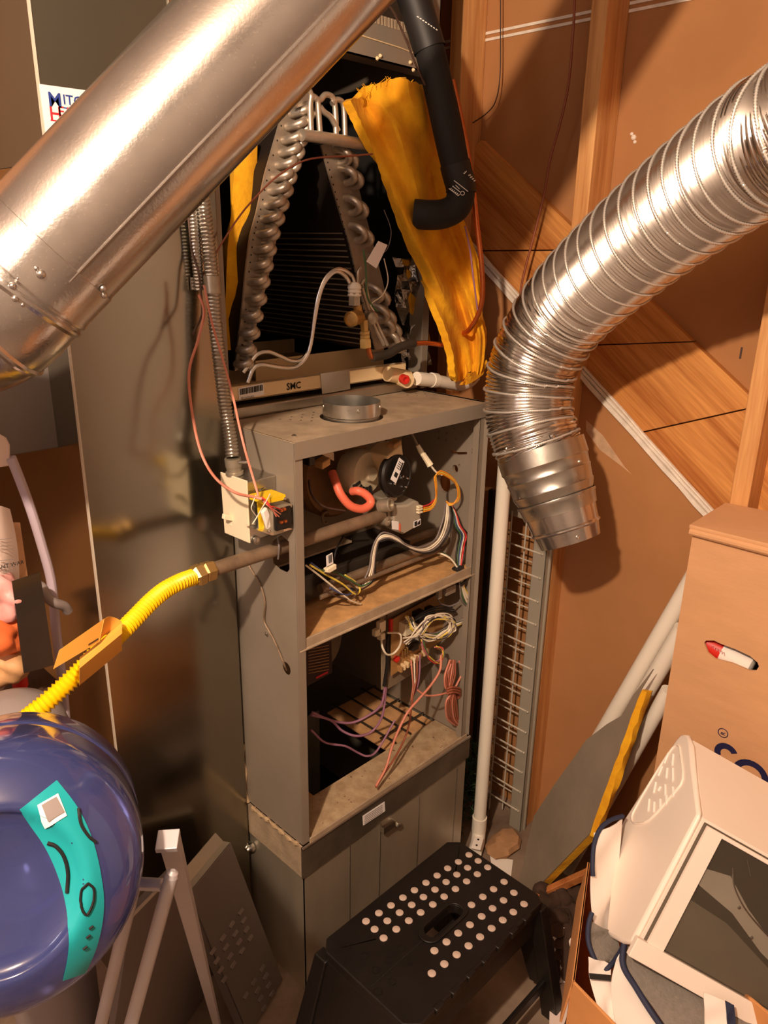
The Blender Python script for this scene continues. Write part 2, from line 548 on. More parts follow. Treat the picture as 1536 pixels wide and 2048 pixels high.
# drywall sheet below the stringer, with its raw white edge
XL = 1.655
pa, pb = P(1180, 772, x=XL), P(1420, 1040, x=XL)
kz = (pa.z-pb.z)/(pa.y-pb.y)
zl = lambda y: pa.z+kz*(y-pa.y)
MB().prism([[V(XL, 1.94, 0), V(XL, 1.94, zl(1.94)), V(XL, -0.7, max(0.02, zl(-0.7))), V(XL, -0.7, 0)]], (0.0125, 0, 0)).build('drywall_sheet', 'drywall_paper', wr, smooth=0)
dirv = V(0, 1, kz).normalized()
nrm = V(0, -kz, 1).normalized()
for off, w, th in ((0.000, 0.010, 0.0125), (0.0125, 0.0055, 0.010), (0.020, 0.0035, 0.007)):
    c0, c1 = V(XL, 1.5, zl(1.5))+nrm*off, V(XL, -0.15, zl(-0.15))+nrm*off
    pts = [c0.lerp(c1, i/40)+nrm*random.uniform(-0.0012, 0.0012) for i in range(41)]
    rows = [[p, p+nrm*w] for p in pts]
    MB().sheet(rows, -th).build('gypsum_edge', 'gypsum_edge', wr, smooth=0)
# plaster smear on the sheet
sm = [(1172, 840), (1205, 870), (1250, 935), (1262, 948), (1240, 930), (1200, 900), (1172, 862)]
MB().prism([px(sm, x=XL-0.0004)], (0.0006, 0, 0)).build('plaster_smear', mat('smear', (206, 170, 138), 0.9, var=0.2, vscale=30), wr, smooth=0)
# horizontal seam between the upper sheets: two white lines
for z in (2.068, 2.082):
    MB().box((XW-0.003, 0.55, z), (XW+0.001, 1.94, z+0.006)).build('sheet_seam', 'gypsum_edge', wr, smooth=0)
# foam blobs / nicks on the sheet
for (u, v), r in (((1268, 275), 0.006), ((1264, 268), 0.004), ((1270, 284), 0.004)):
    MB().lathe(P(u, v, x=XW), (-1, 0, 0), [(r, 0), (r*0.9, r*0.6), (r*0.3, r)], 7).build('plaster_nick', 'gypsum_edge', wr)
MB().box(P(1482, 706, x=XW)-V(0.001, 0.002, 0.012), P(1482, 706, x=XW)+V(0.001, 0.002, 0.012)).build('wall_nail', 'wire_dark', wr)

# ================================================================ return duct beside the furnace
DX0, DX1, DY0, DY1 = 0.512, 0.792, 1.18, 1.78
duct = thing('return_duct', ((DX0+DX1)/2, (DY0+DY1)/2, 0), 'tall shiny sheet-metal duct standing left of the furnace', 'duct')
MB().box((DX0, DY0, 0), (DX1, DY1, 1.70)).build('duct_body', 'duct_metal', duct, smooth=0, bevel=0.0015)
MB().box((DX0, DY0, 1.70), (DX1, DY1, 2.49)).build('duct_upper_section', 'duct_dark_reflection', duct, smooth=0, bevel=0.0015)
MB().box((DX0-0.0012, DY0-0.0014, 0), (DX0+0.0016, DY0+0.004, 2.49)).build('corner_seam', 'rung_grey', duct, smooth=0)
sx = P(338, 0, y=DY0).x
MB().box((sx-0.002, DY0-0.003, 1.70), (sx+0.002, DY0+0.002, 2.49)).build('standing_seam', 'bright_metal', duct, smooth=0)
# installer's sticker
st = MB().prism([[P(78, 168, y=DY0-0.001), P(240, 190, y=DY0-0.001), P(240, 300, y=DY0-0.001), P(92, 272, y=DY0-0.001)]], (0, -0.0008, 0)).build('sticker', 'sticker_white', duct, smooth=0)
st['label'] = 'white sticker with blue and red lettering'
o1 = P(96, 207, y=DY0-0.0018)
lettering('M', o1-V(0, 0, 0.003), (1, 0, 0), (0, 0, 1), 0.026, 'print_blue', st, bold=0.012)
lettering('ITCHELL', o1+V(0.0215, 0, 0.002), (1, 0, 0), (0, 0, 1), 0.018, 'print_blue', st, bold=0.010)
lettering('H', P(99, 236, y=DY0-0.0018)-V(0, 0, 0.002), (1, 0, 0), (0, 0, 1), 0.025, 'print_red', st, bold=0.012)
lettering('EATING', P(117, 233, y=DY0-0.0018)+V(0, 0, 0.001), (1, 0, 0), (0, 0, 1), 0.018, 'print_red', st, bold=0.010)
q = P(110, 211, y=DY0-0.0018)
MB().box(q+V(0.012, -0.0004, -0.0022), q+V(0.10, 0, -0.0006)).build('print_line', 'print_blue', st, smooth=0)
q = P(104, 240, y=DY0-0.0018)
MB().box(q-V(0.002, 0.0004, 0.0012), q+V(0.10, 0, 0.0004)).build('print_line', 'print_red', st, smooth=0)

# ================================================================ big vent pipe crossing the top left
BD = 0.885
R7 = 0.082
pA, pB = P(85, 517, d=BD), P(568, 10, d=BD)
ax = (pB-pA).normalized()
vent = thing('vent_pipe', P(300, 270, d=BD)-V(0, 0, 0.1), 'wide smooth galvanized vent pipe crossing the upper left', 'pipe')
s0 = pA+ax*0.005
MB().lathe(s0, ax, [(R7, 0), (R7, 0.95)], 64, cap=False).build('pipe_section', 'spangle_pipe', vent)
MB().lathe(s0-ax*0.038, ax, [(R7+0.0006, 0), (R7+0.0030, 0.003), (R7+0.0030, 0.006), (R7+0.0015, 0.010), (R7+0.0015, 0.052), (R7+0.0005, 0.0525)], 64, cap=False).build('collar', 'spangle_pipe', vent)
# longitudinal lap seam
side = fw.cross(ax).normalized()
sp = s0+side*(R7*0.90)-fw*(R7*0.43)
sp = s0+(side*0.80-fw*0.60)*(R7+0.0006)
MB().tube([sp, sp+ax*0.9], 0.0014, 6).build('lap_seam', 'spangle_pipe', vent)
# elbow gores
ep = smooth_path([s0-ax*0.010, s0-ax*0.036, P(12, 600, d=BD), P(-28, 634, d=BD), P(-88, 656, d=BD), P(-160, 666, d=BD), P(-250, 670, d=BD), P(-420, 676, d=BD), P(-760, 690, d=BD), P(-1150, 705, d=BD), P(-1700, 725, d=BD)], 6)
ep, L = resample(ep, 0.006)
MB().tube(ep, R7, 48, cap=False).build('elbow', 'spangle_pipe', vent)
n = len(ep)
fr = frames(ep)
for sd_ in (0.045, 0.085, 0.125, 0.165, 0.60):
    i = int(sd_/0.006)
    MB().lathe(ep[i]-fr[i][0]*0.005, fr[i][0], [(R7, 0), (R7+0.003, 0.003), (R7+0.003, 0.006), (R7, 0.010)], 48, cap=False).build('elbow_bead', 'spangle_pipe', vent)
# screws and solder drops on the collar
cands = [(82, 548, 0.005), (25, 572, 0.004), (30, 597, 0.0035), (206, 577, 0.004), (208, 590, 0.004), (18, 572, 0.002), (36, 557, 0.002), (73, 537, 0.0025), (45, 610, 0.002), (80, 622, 0.002), (68, 620, 0.0015), (120, 626, 0.0015)]
for u, v, r in cands:
    rr = ray(u, v).normalized()
    o_ = CAM-s0
    dd, oo = rr-ax*rr.dot(ax), o_-ax*o_.dot(ax)
    a_, b_, c_ = dd.dot(dd), 2*dd.dot(oo), oo.dot(oo)-(R7+0.0015)**2
    disc = b_*b_-4*a_*c_
    t_ = (-b_-math.sqrt(disc))/(2*a_) if disc > 0 else -b_/(2*a_)
    p_ = CAM+rr*t_
    nn = (p_-s0-ax*(p_-s0).dot(ax)).normalized()
    MB().lathe(p_, nn, [(r, -0.001), (r, r*0.3), (r*0.7, r*0.75), (r*0.2, r*0.95)], 10).build('screw', 'spangle_pipe', vent)

# ================================================================ flexible aluminium duct
FR = 0.089
fx = thing('flexible_duct', P(1140, 1083, d=1.60), 'silver corrugated flexible duct bending down in front of the wall studs', 'duct')
path = [V(1.10, 0.02, 2.49), V(1.105, 0.06, 2.25), V(1.115, 0.16, 2.02), V(1.135, 0.29, 1.85), P(1640, 232, d=0.97), P(1536, 290, d=1.05), P(1400, 385, d=1.18), P(1250, 505, d=1.34), P(1130, 620, d=1.50), P(1068, 725, d=1.575), P(1056, 815, d=1.60), P(1070, 880, d=1.60), P(1084, 912, d=1.60)]
sp_ = smooth_path(path, 12)
pitch = 0.0066
pts, L = resample(sp_, pitch/4)
rad = [FR+0.0017*math.cos(2*PI*(i % 4)/4) for i in range(len(pts))]
MB().tube(pts, rad, 72, cap=False).build('corrugated_body', 'aluminium', fx, smooth=80)
# helical crimp seam with its bead of tiny folds
fr = frames(pts)
hel = []
turn = 0.036
for i in range(len(pts)-1):
    for k in range(6):
        s = (i+k/6)*L/(len(pts)-1)
        a = -2*PI*s/turn
        p = pts[i].lerp(pts[i+1], k/6)
        hel.append(p+(fr[i][1]*math.cos(a)+fr[i][2]*math.sin(a))*(FR+0.0024))
hp, hl = resample(hel, 0.0022)
MB().tube(hp, [0.0030 if i % 2 else 0.0016 for i in range(len(hp))], 6).build('crimp_seam', 'seam_metal', fx, smooth=60)
# smooth reducer and end collar
e0, e1 = P(1081, 900, d=1.60), P(1140, 1083, d=1.60)
ea = (e1-e0).normalized()
el = (e1-e0).length
def R(t): return FR+0.003-(t/el)*0.0
prof = [(FR+0.004, -0.004), (FR+0.004, 0.030), (FR+0.001, 0.034), (FR-0.001, 0.052), (FR+0.0005, 0.055), (FR-0.001, 0.060), (FR-0.004, 0.082), (FR-0.0025, 0.085), (FR-0.004, 0.090), (FR-0.012, 0.108), (FR-0.012, 0.110)]
MB().lathe(e0, ea, prof, 56, cap=False).build('reducer', 'galvanized', fx)
prof = [(0.083, 0.104), (0.0835, 0.108), (0.0815, 0.112), (0.0775, 0.134), (0.0775, 0.1345)]
MB().lathe(e0, ea, prof, 56, cap=False).build('lock_band', 'galvanized', fx)
prof = [(0.0755, 0.125), (0.071, 0.166), (0.0735, 0.169), (0.0735, 0.172), (0.069, 0.175), (0.064, el), (0.063, el), (0.068, 0.175), (0.073, 0.13)]
MB().lathe(e0, ea, prof, 56, cap=False).build('end_collar', 'spangle_pipe', fx)
# lock slot and screws
eside = ea.cross(fw).normalized()
def on_cone(u, v, r, o=e0, a=ea):
    rr = ray(u, v).normalized(); o_ = CAM-o
    dd, oo = rr-a*rr.dot(a), o_-a*o_.dot(a)
    A, B_, C_ = dd.dot(dd), 2*dd.dot(oo), oo.dot(oo)-r*r
    D_ = max(0, B_*B_-4*A*C_)
    p = CAM+rr*((-B_-math.sqrt(D_))/(2*A))
    return p, (p-o-a*(p-o).dot(a)).normalized()
pl, nl = on_cone(1092, 990, 0.080)
pr, nr_ = on_cone(1126, 980, 0.080)
MB().tube([pl, pl.lerp(pr, 0.5)+nl*0.002, pr], 0.003, 8).build('lock_slot', 'bright_metal', fx)
for u, v, r in ((1105, 872, FR+0.004), (1012, 898, FR+0.004), (1156, 1075, 0.066), (1040, 996, 0.083), (1026, 965, 0.084), (1160, 922, FR)):
    p_, n_ = on_cone(u, v, r)
    MB().lathe(p_, n_, [(0.004, -0.001), (0.004, 0.0012), (0.002, 0.0028)], 10).build('screw', 'bright_metal', fx)
# ================================================================ furnace cabinet
FX0, FX1, FY, FYB, FZ0, FZ1 = 0.800, 1.345, 0.997, 1.72, 0.418, 1.277
fur = thing('furnace', ((FX0+FX1)/2, (FY+FYB)/2, FZ0), 'grey gas furnace with its front doors off, wires and burners showing', 'furnace')
# left side with its gas-pipe knockout and oval wire hole
outer = [V(FX0, FY, FZ0), V(FX0, FYB, FZ0), V(FX0, FYB, FZ1), V(FX0, FY, FZ1)]
h1 = px([(541, 1098), (546, 1126), (560, 1139), (574, 1145), (579, 1139), (578, 1083), (562, 1070), (546, 1082)], x=FX0)
h2 = circle(P(573, 1337, x=FX0), V(0, 0.0125, 0), V(0, 0, 0.0135), 16)
MB().prism([outer, h1, h2], (0.0015, 0, 0)).build('left_side_panel', 'furnace_paint', fur, smooth=0)
# right side with knockouts
def yz(u, v): return P(u, v, x=FX1-0.010)
outer = [V(FX1-0.010, FY, FZ0), V(FX1-0.010, FYB, FZ0), V(FX1-0.010, FYB, FZ1), V(FX1-0.010, FY, FZ1)]
holes = [circle(yz(910, 938), V(0, 0.009, 0), V(0, 0, 0.010)), circle(yz(888, 966), V(0, 0.020, 0), V(0, 0, 0.024)),
         px([(898, 903), (912, 910), (934, 909), (934, 904), (914, 904), (902, 899)], x=FX1-0.010)]
for u, v in ((918, 931), (899, 950), (946, 899), (945, 906), (877, 862), (889, 850), (902, 842), (877, 876), (893, 866), (908, 856), (922, 838), (924, 868), (892, 880), (912, 878)):
    holes.append(circle(yz(u, v), V(0, 0.0034, 0), V(0, 0, 0.0034), 8))
MB().prism([outer]+holes, (0.010, 0, 0)).build('right_side_panel', 'furnace_paint', fur, smooth=0)
# front jambs, folded
MB().box((FX0, FY-0.001, FZ0), (FX0+0.019, FY+0.0012, FZ1-0.03)).box((FX0+0.0175, FY-0.001, FZ0), (FX0+0.019, FY+0.022, FZ1-0.03)).build('front_jamb', 'furnace_paint', fur, smooth=0, bevel=0.0006)
MB().box((FX1-0.024, FY-0.001, FZ0), (FX1, FY+0.0012, FZ1-0.002)).box((FX1-0.024, FY-0.001, FZ0), (FX1-0.0225, FY+0.018, FZ1-0.03)).box((FX1-0.010, FY-0.012, FZ0+0.01), (FX1-0.0085, FY, FZ1-0.03)).build('front_jamb', 'furnace_paint', fur, smooth=0, bevel=0.0006)
# top with the flue hole
fc = V(1.018, 1.085, FZ1)
top_outer = [V(FX0-0.001, FY-0.003, FZ1), V(FX1+0.001, FY-0.003, FZ1), V(FX1+0.001, FYB, FZ1), V(FX0-0.001, FYB, FZ1)]
MB().prism([top_outer, circle(fc, V(0.063, 0, 0), V(0, 0.063, 0), 32)], (0, 0, -0.0015)).build('top_panel', 'furnace_dusty', fur, smooth=0)
MB().box((FX0-0.001, FY-0.0045, FZ1-0.031), (FX1+0.001, FY-0.003, FZ1+0.0005)).build('top_flange', 'furnace_paint', fur, smooth=0, bevel=0.0004)
MB().lathe(fc+V(0, 0, -0.03), (0, 0, 1), [(0.0555, 0), (0.0555, 0.034), (0.0575, 0.036), (0.0565, 0.062), (0.0555, 0.062), (0.0545, 0.036), (0.0545, 0)], 48, cap=False).build('flue_collar', 'galvanized', fur)
MB().lathe(fc+V(0, 0, -0.028), (0, 0, 1), [(0.0005, 0), (0.056, 0)], 32, cap=False).build('flue_inside', 'inner_black', fur)
for a in (4.2, 5.3, 2.6):
    MB().lathe(fc+V(0.0565*math.cos(a), 0.0565*math.sin(a), 0.022), (math.cos(a), math.sin(a), 0), [(0.004, -0.002), (0.004, 0.001), (0.002, 0.003)], 8).build('screw', 'bright_metal', fur)
MB().lathe(P(588, 874, z=FZ1), (0, 0, 1), [(0.0045, 0), (0.0045, 0.003), (0.002, 0.0045)], 8).build('screw', 'bright_metal', fur)
# vent perforations of the top
pf = MB()
for (u0, v0, nu, nv, du, dv) in ((560, 838, 6, 4, V(0.030, 0.002, 0), V(0.012, -0.017, 0)), (815, 790, 7, 3, V(0.030, 0.002, 0), V(0.012, -0.018, 0))):
    b0 = P(u0, v0, z=FZ1+0.0004)
    for i in range(nu):
        for j in range(nv):
            c = b0+du*i+dv*j
            pf.add(circle(c, V(0.0026, 0, 0), V(0, 0.0018, 0), 7), [tuple(range(7))])
tag(pf.build('vent_perforations', 'inner_black', fur, smooth=0), None, kind='stuff')
# inside: vestibule wall, lower back, shelf and tray
VY = 1.24
MB().box((FX0+0.002, VY, 0.885), (FX1-0.011, VY+0.002, FZ1-0.002)).build('vestibule_panel', 'furnace_inner', fur, smooth=0)
MB().box((FX0+0.002, FYB-0.004, FZ0-0.01), (FX1-0.011, FYB, 0.885)).build('back_panel', 'furnace_inner', fur, smooth=0)
sh = MB().box((FX0+0.004, FY+0.004, 0.883), (FX1-0.012, VY, 0.886)).build('burner_shelf', 'shelf_dust', fur, smooth=0)
MB().box((FX0+0.004, FY+0.001, 0.868), (FX1-0.012, FY+0.005, 0.892)).build('shelf_lip', 'furnace_dusty', fur, smooth=0, bevel=0.001)
MB().tube([V(FX0+0.004, FY+0.001, 0.870), V(FX1-0.012, FY+0.001, 0.870)], 0.003, 8).build('shelf_bead', 'furnace_dusty', fur)
MB().box((FX0+0.002, FY, FZ0-0.002), (FX1-0.012, FY+0.098, FZ0+0.001)).build('bottom_tray', 'tray_dust', fur, smooth=0)
MB().box((FX0+0.019, FY-0.003, FZ0-0.006), (FX1-0.004, FY+0.001, FZ0+0.006)).build('tray_lip', 'furnace_dusty', fur, smooth=0, bevel=0.001)
# floor ledge with rods at the right of the blower bay
MB().box((1.16, FY+0.10, FZ0-0.012), (FX1-0.011, FY+0.33, FZ0-0.008)).build('bay_ledge', 'bag_tan', fur, smooth=0)
for i in range(3):
    x = 1.185+0.055*i
    MB().tube([V(x, FY+0.10, FZ0+0.004), V(x, FY+0.34, FZ0+0.004)], 0.0028, 6).build('filter_rod', 'dark_metal', fur)
for i in range(3):
    yy = FY+0.14+0.09*i
    MB().tube([V(1.17, yy, FZ0+0.004), V(FX1-0.012, yy, FZ0+0.004)], 0.0022, 6).build('filter_rod', 'dark_metal', fur)

# blower housing with its data label
bc = V(0.83, 1.40, 0.715)
MB().lathe(bc, (1, 0, 0), [(0.05, 0), (0.172, 0.0), (0.175, 0.004), (0.175, 0.29), (0.172, 0.294), (0.05, 0.294)], 48).build('blower_housing', 'blower_paint', fur)
MB().box((0.828, 1.18, 0.88-0.10), (1.13, 1.40, 0.882)).build('blower_deck', 'blower_paint', fur, smooth=0, bevel=0.006)
rows = []
for i in range(9):
    a = math.radians(196+i*5.5)
    rows.append([bc+V(0.004+t*0.075, math.cos(a)*0.1762, -math.sin(a)*0.1762*1) for t in (0, 1)])
lab = P(640, 1330, y=1.19)
b_ = MB().prism([[P(612, 1290, y=1.175), P(662, 1282, y=1.175), P(664, 1345, y=1.175), P(614, 1372, y=1.175)]], (0, -0.001, 0)).build('data_label', 'label_dark', fur, smooth=0)
for k in range(9):
    MB().prism([[P(617, 1298+k*6.0, y=1.1735), P(658, 1290+k*6.0, y=1.1735), P(658, 1291.4+k*6.0, y=1.1735), P(617, 1299.4+k*6.0, y=1.1735)]], (0, -0.0003, 0)).build('print_line', 'board_brown', b_, smooth=0)
MB().prism([[P(632, 1354, y=1.1735), P(656, 1342, y=1.1735), P(656, 1346, y=1.1735), P(632, 1358, y=1.1735)]], (0, -0.0004, 0)).build('print_stripe', 'print_red', b_, smooth=0)

# ---- burner compartment
# gas pipe through the side into the valve (its own thing, see below); manifold and burner tubes
GY = 1.045
gz = P(470, 1125, y=GY).z
vb = P(805, 1030, y=1.06)
c0 = P(812, 1028, y=1.06)
valve = MB().prism([[P(787, 1012, y=1.035), P(815, 1010, y=1.035), P(828, 1002, y=1.035), P(838, 1003, y=1.035), P(843, 1015, y=1.035), P(842, 1048, y=1.035), P(806, 1069, y=1.035), P(787, 1062, y=1.035)]], (0.012, 0.075, 0))
valve = valve.build('gas_valve', 'valve_grey', fur, smooth=30, bevel=0.005, bseg=3)
valve['label'] = 'grey gas control valve with an orange-striped label'
vm = P(768, 1028, y=1.055)
MB().lathe(vm+V(-0.022, 0.02, 0), (1, 0, 0), [(0.020, 0), (0.026, 0.004), (0.026, 0.018), (0.032, 0.022), (0.032, 0.040), (0.028, 0.052)], 20).build('valve_inlet', 'cast_metal', valve)
MB().lathe(P(776, 1010, y=1.03), (0.25, -0.9, 0.3), [(0.014, -0.02), (0.014, 0.006), (0.012, 0.008), (0.009, 0.008), (0.009, 0.004)], 20).build('regulator_cap', 'cast_metal', valve)
MB().lathe(P(773, 1042, y=1.035), (0.1, -0.95, 0.1), [(0.010, -0.02), (0.010, 0.004), (0.004, 0.006), (0.004, 0.003)], 16).build('test_port', 'cast_metal', valve)
MB().obox(P(768, 995, y=1.07), V(0.022, 0, 0.004), V(0, 0.02, 0), V(0, 0, 0.010)).build('valve_flange', 'cast_metal', valve, bevel=0.004)
MB().prism([px([(783, 1041), (797, 1043), (797, 1060), (784, 1058)], y=1.0335)], (0, -0.0006, 0)).build('valve_label', 'sticker_white', valve, smooth=0)
MB().prism([px([(797.6, 1047), (801, 1047), (801, 1063), (797.6, 1061)], y=1.0335)], (0, -0.0006, 0)).build('orange_strip', 'orange_red', valve, smooth=0)
MB().prism([px([(827, 1043), (841, 1037), (841, 1049), (827, 1056)], y=1.0335)], (0, -0.0006, 0)).build('logo_label', 'sticker_white', valve, smooth=0)
MB().prism([px([(829, 1044), (834, 1042), (834, 1051), (829, 1053)], y=1.0325)], (0, -0.0004, 0)).build('logo_print', 'print_black', valve, smooth=0)
MB().prism([px([(835, 1046), (840, 1040), (840, 1048), (835, 1050)], y=1.0325)], (0, -0.0004, 0)).build('logo_print', 'print_black', valve, smooth=0)
for k, v in enumerate((1013, 1018, 1024)):
    MB().obox(P(839, v, y=1.03), V(0.006, 0, 0), V(0, 0.004, 0), V(0, 0, 0.0018)).build('plug_pin', 'cream_plastic', valve)
# manifold, burner tubes
def bar(name, a, b, r, m, par, seg=14):
    return MB().tube([a, b], r, seg).build(name, m, par, smooth=50)
for (u0, v0, u1, y, r) in ((625, 1152, 900, 1.13, 0.0105), (640, 1178, 905, 1.085, 0.0105)):
    a = P(u0, v0, y=y)
    b = P(u1, v0-(u1-u0)*0.34, y=y)
    bar('burner_tube', V(a.x, y, a.z), V(b.x, y, a.z), r, 'gas_pipe', fur)
bar('igniter_tube', P(640, 1195, y=1.05), V(P(880, 1090, y=1.05).x, 1.05, P(640, 1195, y=1.05).z), 0.005, 'gas_pipe', fur)
# burner box top plates
z1 = P(700, 1120, y=1.15).z
MB().box((0.90, 1.13, z1), (1.20, 1.17, z1+0.003)).build('burner_plate', 'shelf_dust', fur, smooth=0)
MB().box((0.86, 1.17, z1+0.03), (1.10, 1.235, z1+0.034)).build('burner_plate', 'furnace_dusty', fur, smooth=0)
MB().box((0.86, 1.10, 0.905), (1.22, 1.22, 0.955)).build('burner_box', 'dark_metal', fur, smooth=0, bevel=0.002)
# clip ring
rc = P(652, 1035, y=1.17)
MB().tube([rc+V(0.011*math.cos(a), 0, 0.013*math.sin(a)) for a in [0.6+0.32*i for i in range(15)]], 0.003, 6).build('clip_ring', 'gas_pipe', fur)

# ---- induced-draft blower
ib = P(688, 950, y=1.16)
ind = MB().lathe(ib+V(0, 0.07, 0), (0, -1, 0), [(0.02, 0.0), (0.094, 0.0), (0.100, 0.008), (0.100, 0.045), (0.092, 0.055), (0.050, 0.060), (0.040, 0.058)], 40).build('inducer_blower', mat('scroll_metal', (132, 96, 58), 0.5, 0.5, var=0.3, vscale=14), fur)
ind['label'] = 'round draft inducer fan'
MB().obox(ib+V(-0.075, 0.03, 0.06), V(0.035, 0, -0.01), V(0, 0.02, 0), V(0.006, 0, 0.02)).build('outlet', 'dark_metal', ind, bevel=0.004)
mc = P(748, 955, y=1.065)
MB().lathe(mc+V(0, 0.075, 0), (0.10, -1, 0.05), [(0.030, 0), (0.047, 0.006), (0.050, 0.02), (0.050, 0.042), (0.044, 0.052), (0.018, 0.056), (0.014, 0.066)], 28).build('motor', mat('motor_white', (206, 190, 160), 0.5, var=0.15, vscale=20), ind)
MB().obox(P(772, 922, y=1.075), V(0.022, 0, 0.010), V(0, 0.03, 0), V(-0.006, 0, 0.030)).build('motor_stack', 'pan_cream', ind, bevel=0.003)
MB().obox(P(790, 908, y=1.06), V(0.011, 0, 0.004), V(0, 0.012, 0), V(-0.004, 0, 0.028)).build('motor_cover', 'shelf_dust', ind, bevel=0.003)
for k in range(5):
    a = 3.5+k*0.36
    c_ = mc+V(0.034*math.cos(a), 0.018, 0.034*math.sin(a))
    MB().obox(c_, V(0.010*math.cos(a), 0, 0.010*math.sin(a)), V(0, 0.002, 0), V(-0.0028*math.sin(a), 0, 0.0028*math.cos(a))).build('cooling_slot', 'inner_black', ind)
MB().prism([px([(636, 905), (658, 893), (668, 907), (668, 922), (650, 912)], y=1.06)], (0, 0.004, 0)).build('mount_bracket', 'cast_metal', ind, smooth=0)
MB().obox(P(617, 912, y=1.02), V(0.007, 0, 0), V(0, 0.01, 0), V(0, 0, 0.016)).build('limit_switch', 'black_plastic', ind, bevel=0.002)
MB().obox(P(645, 925, y=1.05), V(0.010, 0, 0.003), V(0, 0.012, 0), V(0, 0, 0.007)).build('terminal_block', 'shelf_dust', ind, bevel=0.002)

# ---- pressure switch
sc_ = P(799, 951, y=1.035)
sn = V(0.05, -1, 0.12).normalized()
ps = MB().lathe(sc_-sn*0.022, sn, [(0.030, 0), (0.044, 0.002), (0.047, 0.008), (0.047, 0.014), (0.043, 0.018), (0.040, 0.0185), (0.0385, 0.017), (0.006, 0.0175), (0.005, 0.021), (0.002, 0.022)], 40).build('pressure_switch', 'black_plastic', fur)
ps['label'] = 'round black pressure switch with a slanted white label'
sr = V(1, 0.05, 0).normalized()
su = sn.cross(sr).normalized()
su = -su if su.z < 0 else su
lc = P(795, 941, y=1.031)
d1 = (sr*0.62+su*0.78).normalized()
d2 = (sr*0.78-su*0.62).normalized()
MB().obox(lc, d1*0.025, d2*0.0095, sn*0.0004).build('switch_label', 'sticker_white', ps, smooth=0)
MB().obox(lc-d1*0.010+sn*0.0007, d1*0.005, d2*0.005, sn*0.0002).build('print_block', 'print_black', ps, smooth=0)
for k in range(4):
    MB().obox(lc+d1*(0.004+k*0.0045)-d2*(0.002-0.0*k)+sn*0.0007, d1*0.0008, d2*0.0045, sn*0.0002).build('print_line', 'print_black', ps, smooth=0)
MB().obox(lc+d1*0.012+d2*0.006+sn*0.0007, d1*0.009, d2*0.0018, sn*0.0002).build('print_block', 'print_black', ps, smooth=0)
for u, v in ((812, 974), (815, 957), (790, 968), (806, 953)):
    MB().lathe(P(u, v, y=1.033), sn, [(0.0022, -0.002), (0.0022, 0.0015), (0.001, 0.002)], 8).build('rivet', 'bright_metal', ps)
# vacuum hose
wire('pressure_hose', [P(664, 945, y=1.10), P(672, 966, y=1.08), P(682, 990, y=1.065), P(700, 1011, y=1.055), P(722, 1018, y=1.05), P(738, 1011, y=1.05), P(741, 1000, y=1.052), P(730, 988, y=1.06), P(716, 982, y=1.07), P(704, 983, y=1.085)], 0.0088, 'orange_red', ps, seg=12, n=6)

# ---- control board in the blower compartment
BY = 1.085
cb = MB().prism([px([(783, 1240), (905, 1172), (905, 1265), (783, 1352)], y=BY)], (0, 0.0025, 0)).build('control_board', 'board_brown', fur, smooth=0)
cb['label'] = 'brown control board under wire loops'
MB().prism([px([(748, 1200), (776, 1190), (776, 1372), (764, 1380), (764, 1250)], y=BY+0.02)], (0, 0.003, 0)).build('bracket', 'furnace_dusty', cb, smooth=0)
MB().prism([px([(776, 1220), (918, 1150), (918, 1290), (776, 1378)], y=BY+0.012)], (0, 0.003, 0)).build('mounting_plate', 'furnace_inner', cb, smooth=0)
MB().prism([px([(781, 1240), (786, 1238), (786, 1265), (781, 1268)], y=BY-0.004)], (0, 0.006, 0)).build('board_edge', 'red_plastic', cb, smooth=0)
def comp(name, u, v, w, h, dp, m, y=BY):
    c_ = P(u, v, y=y-dp/2)
    return MB().obox(c_, V(w/2, 0, 0), V(0, dp/2, 0), V(0, 0, h/2)).build(name, m, cb, bevel=0.001)
comp('relay', 812, 1255, 0.026, 0.032, 0.022, 'cream_plastic')
comp('relay', 838, 1232, 0.026, 0.026, 0.022, 'black_plastic')
comp('relay', 860, 1222, 0.020, 0.020, 0.020, 'black_plastic')
comp('capacitor', 826, 1290, 0.020, 0.022, 0.020, 'dark_metal')
comp('transformer_block', 845, 1275, 0.030, 0.024, 0.024, 'valve_grey')
MB().lathe(P(791, 1317, y=BY), (0, -1, 0), [(0.008, 0), (0.008, 0.008), (0.003, 0.010)], 14).build('reset_button', 'red_plastic', cb)
for k in range(9):
    comp('terminal', 800+k*6.6, 1338-k*4.6, 0.0065, 0.014, 0.014, 'pan_cream' if k % 3 else 'board_brown')
for k in range(5):
    comp('fuse_blade', 803+k*5, 1306-k*3, 0.003, 0.016, 0.010, 'brass')
comp('plug', 762, 1252, 0.020, 0.026, 0.012, 'cream_plastic', y=BY+0.01)
comp('plug', 753, 1264, 0.018, 0.016, 0.012, 'cream_plastic', y=BY+0.01)
comp('plug', 762, 1272, 0.014, 0.016, 0.014, 'cream_plastic', y=BY+0.01)
comp('door_switch', 896, 1178, 0.034, 0.020, 0.02, 'furnace_paint', y=1.03)
comp('switch_loop', 878, 1185, 0.012, 0.030, 0.01, 'furnace_paint', y=1.025)
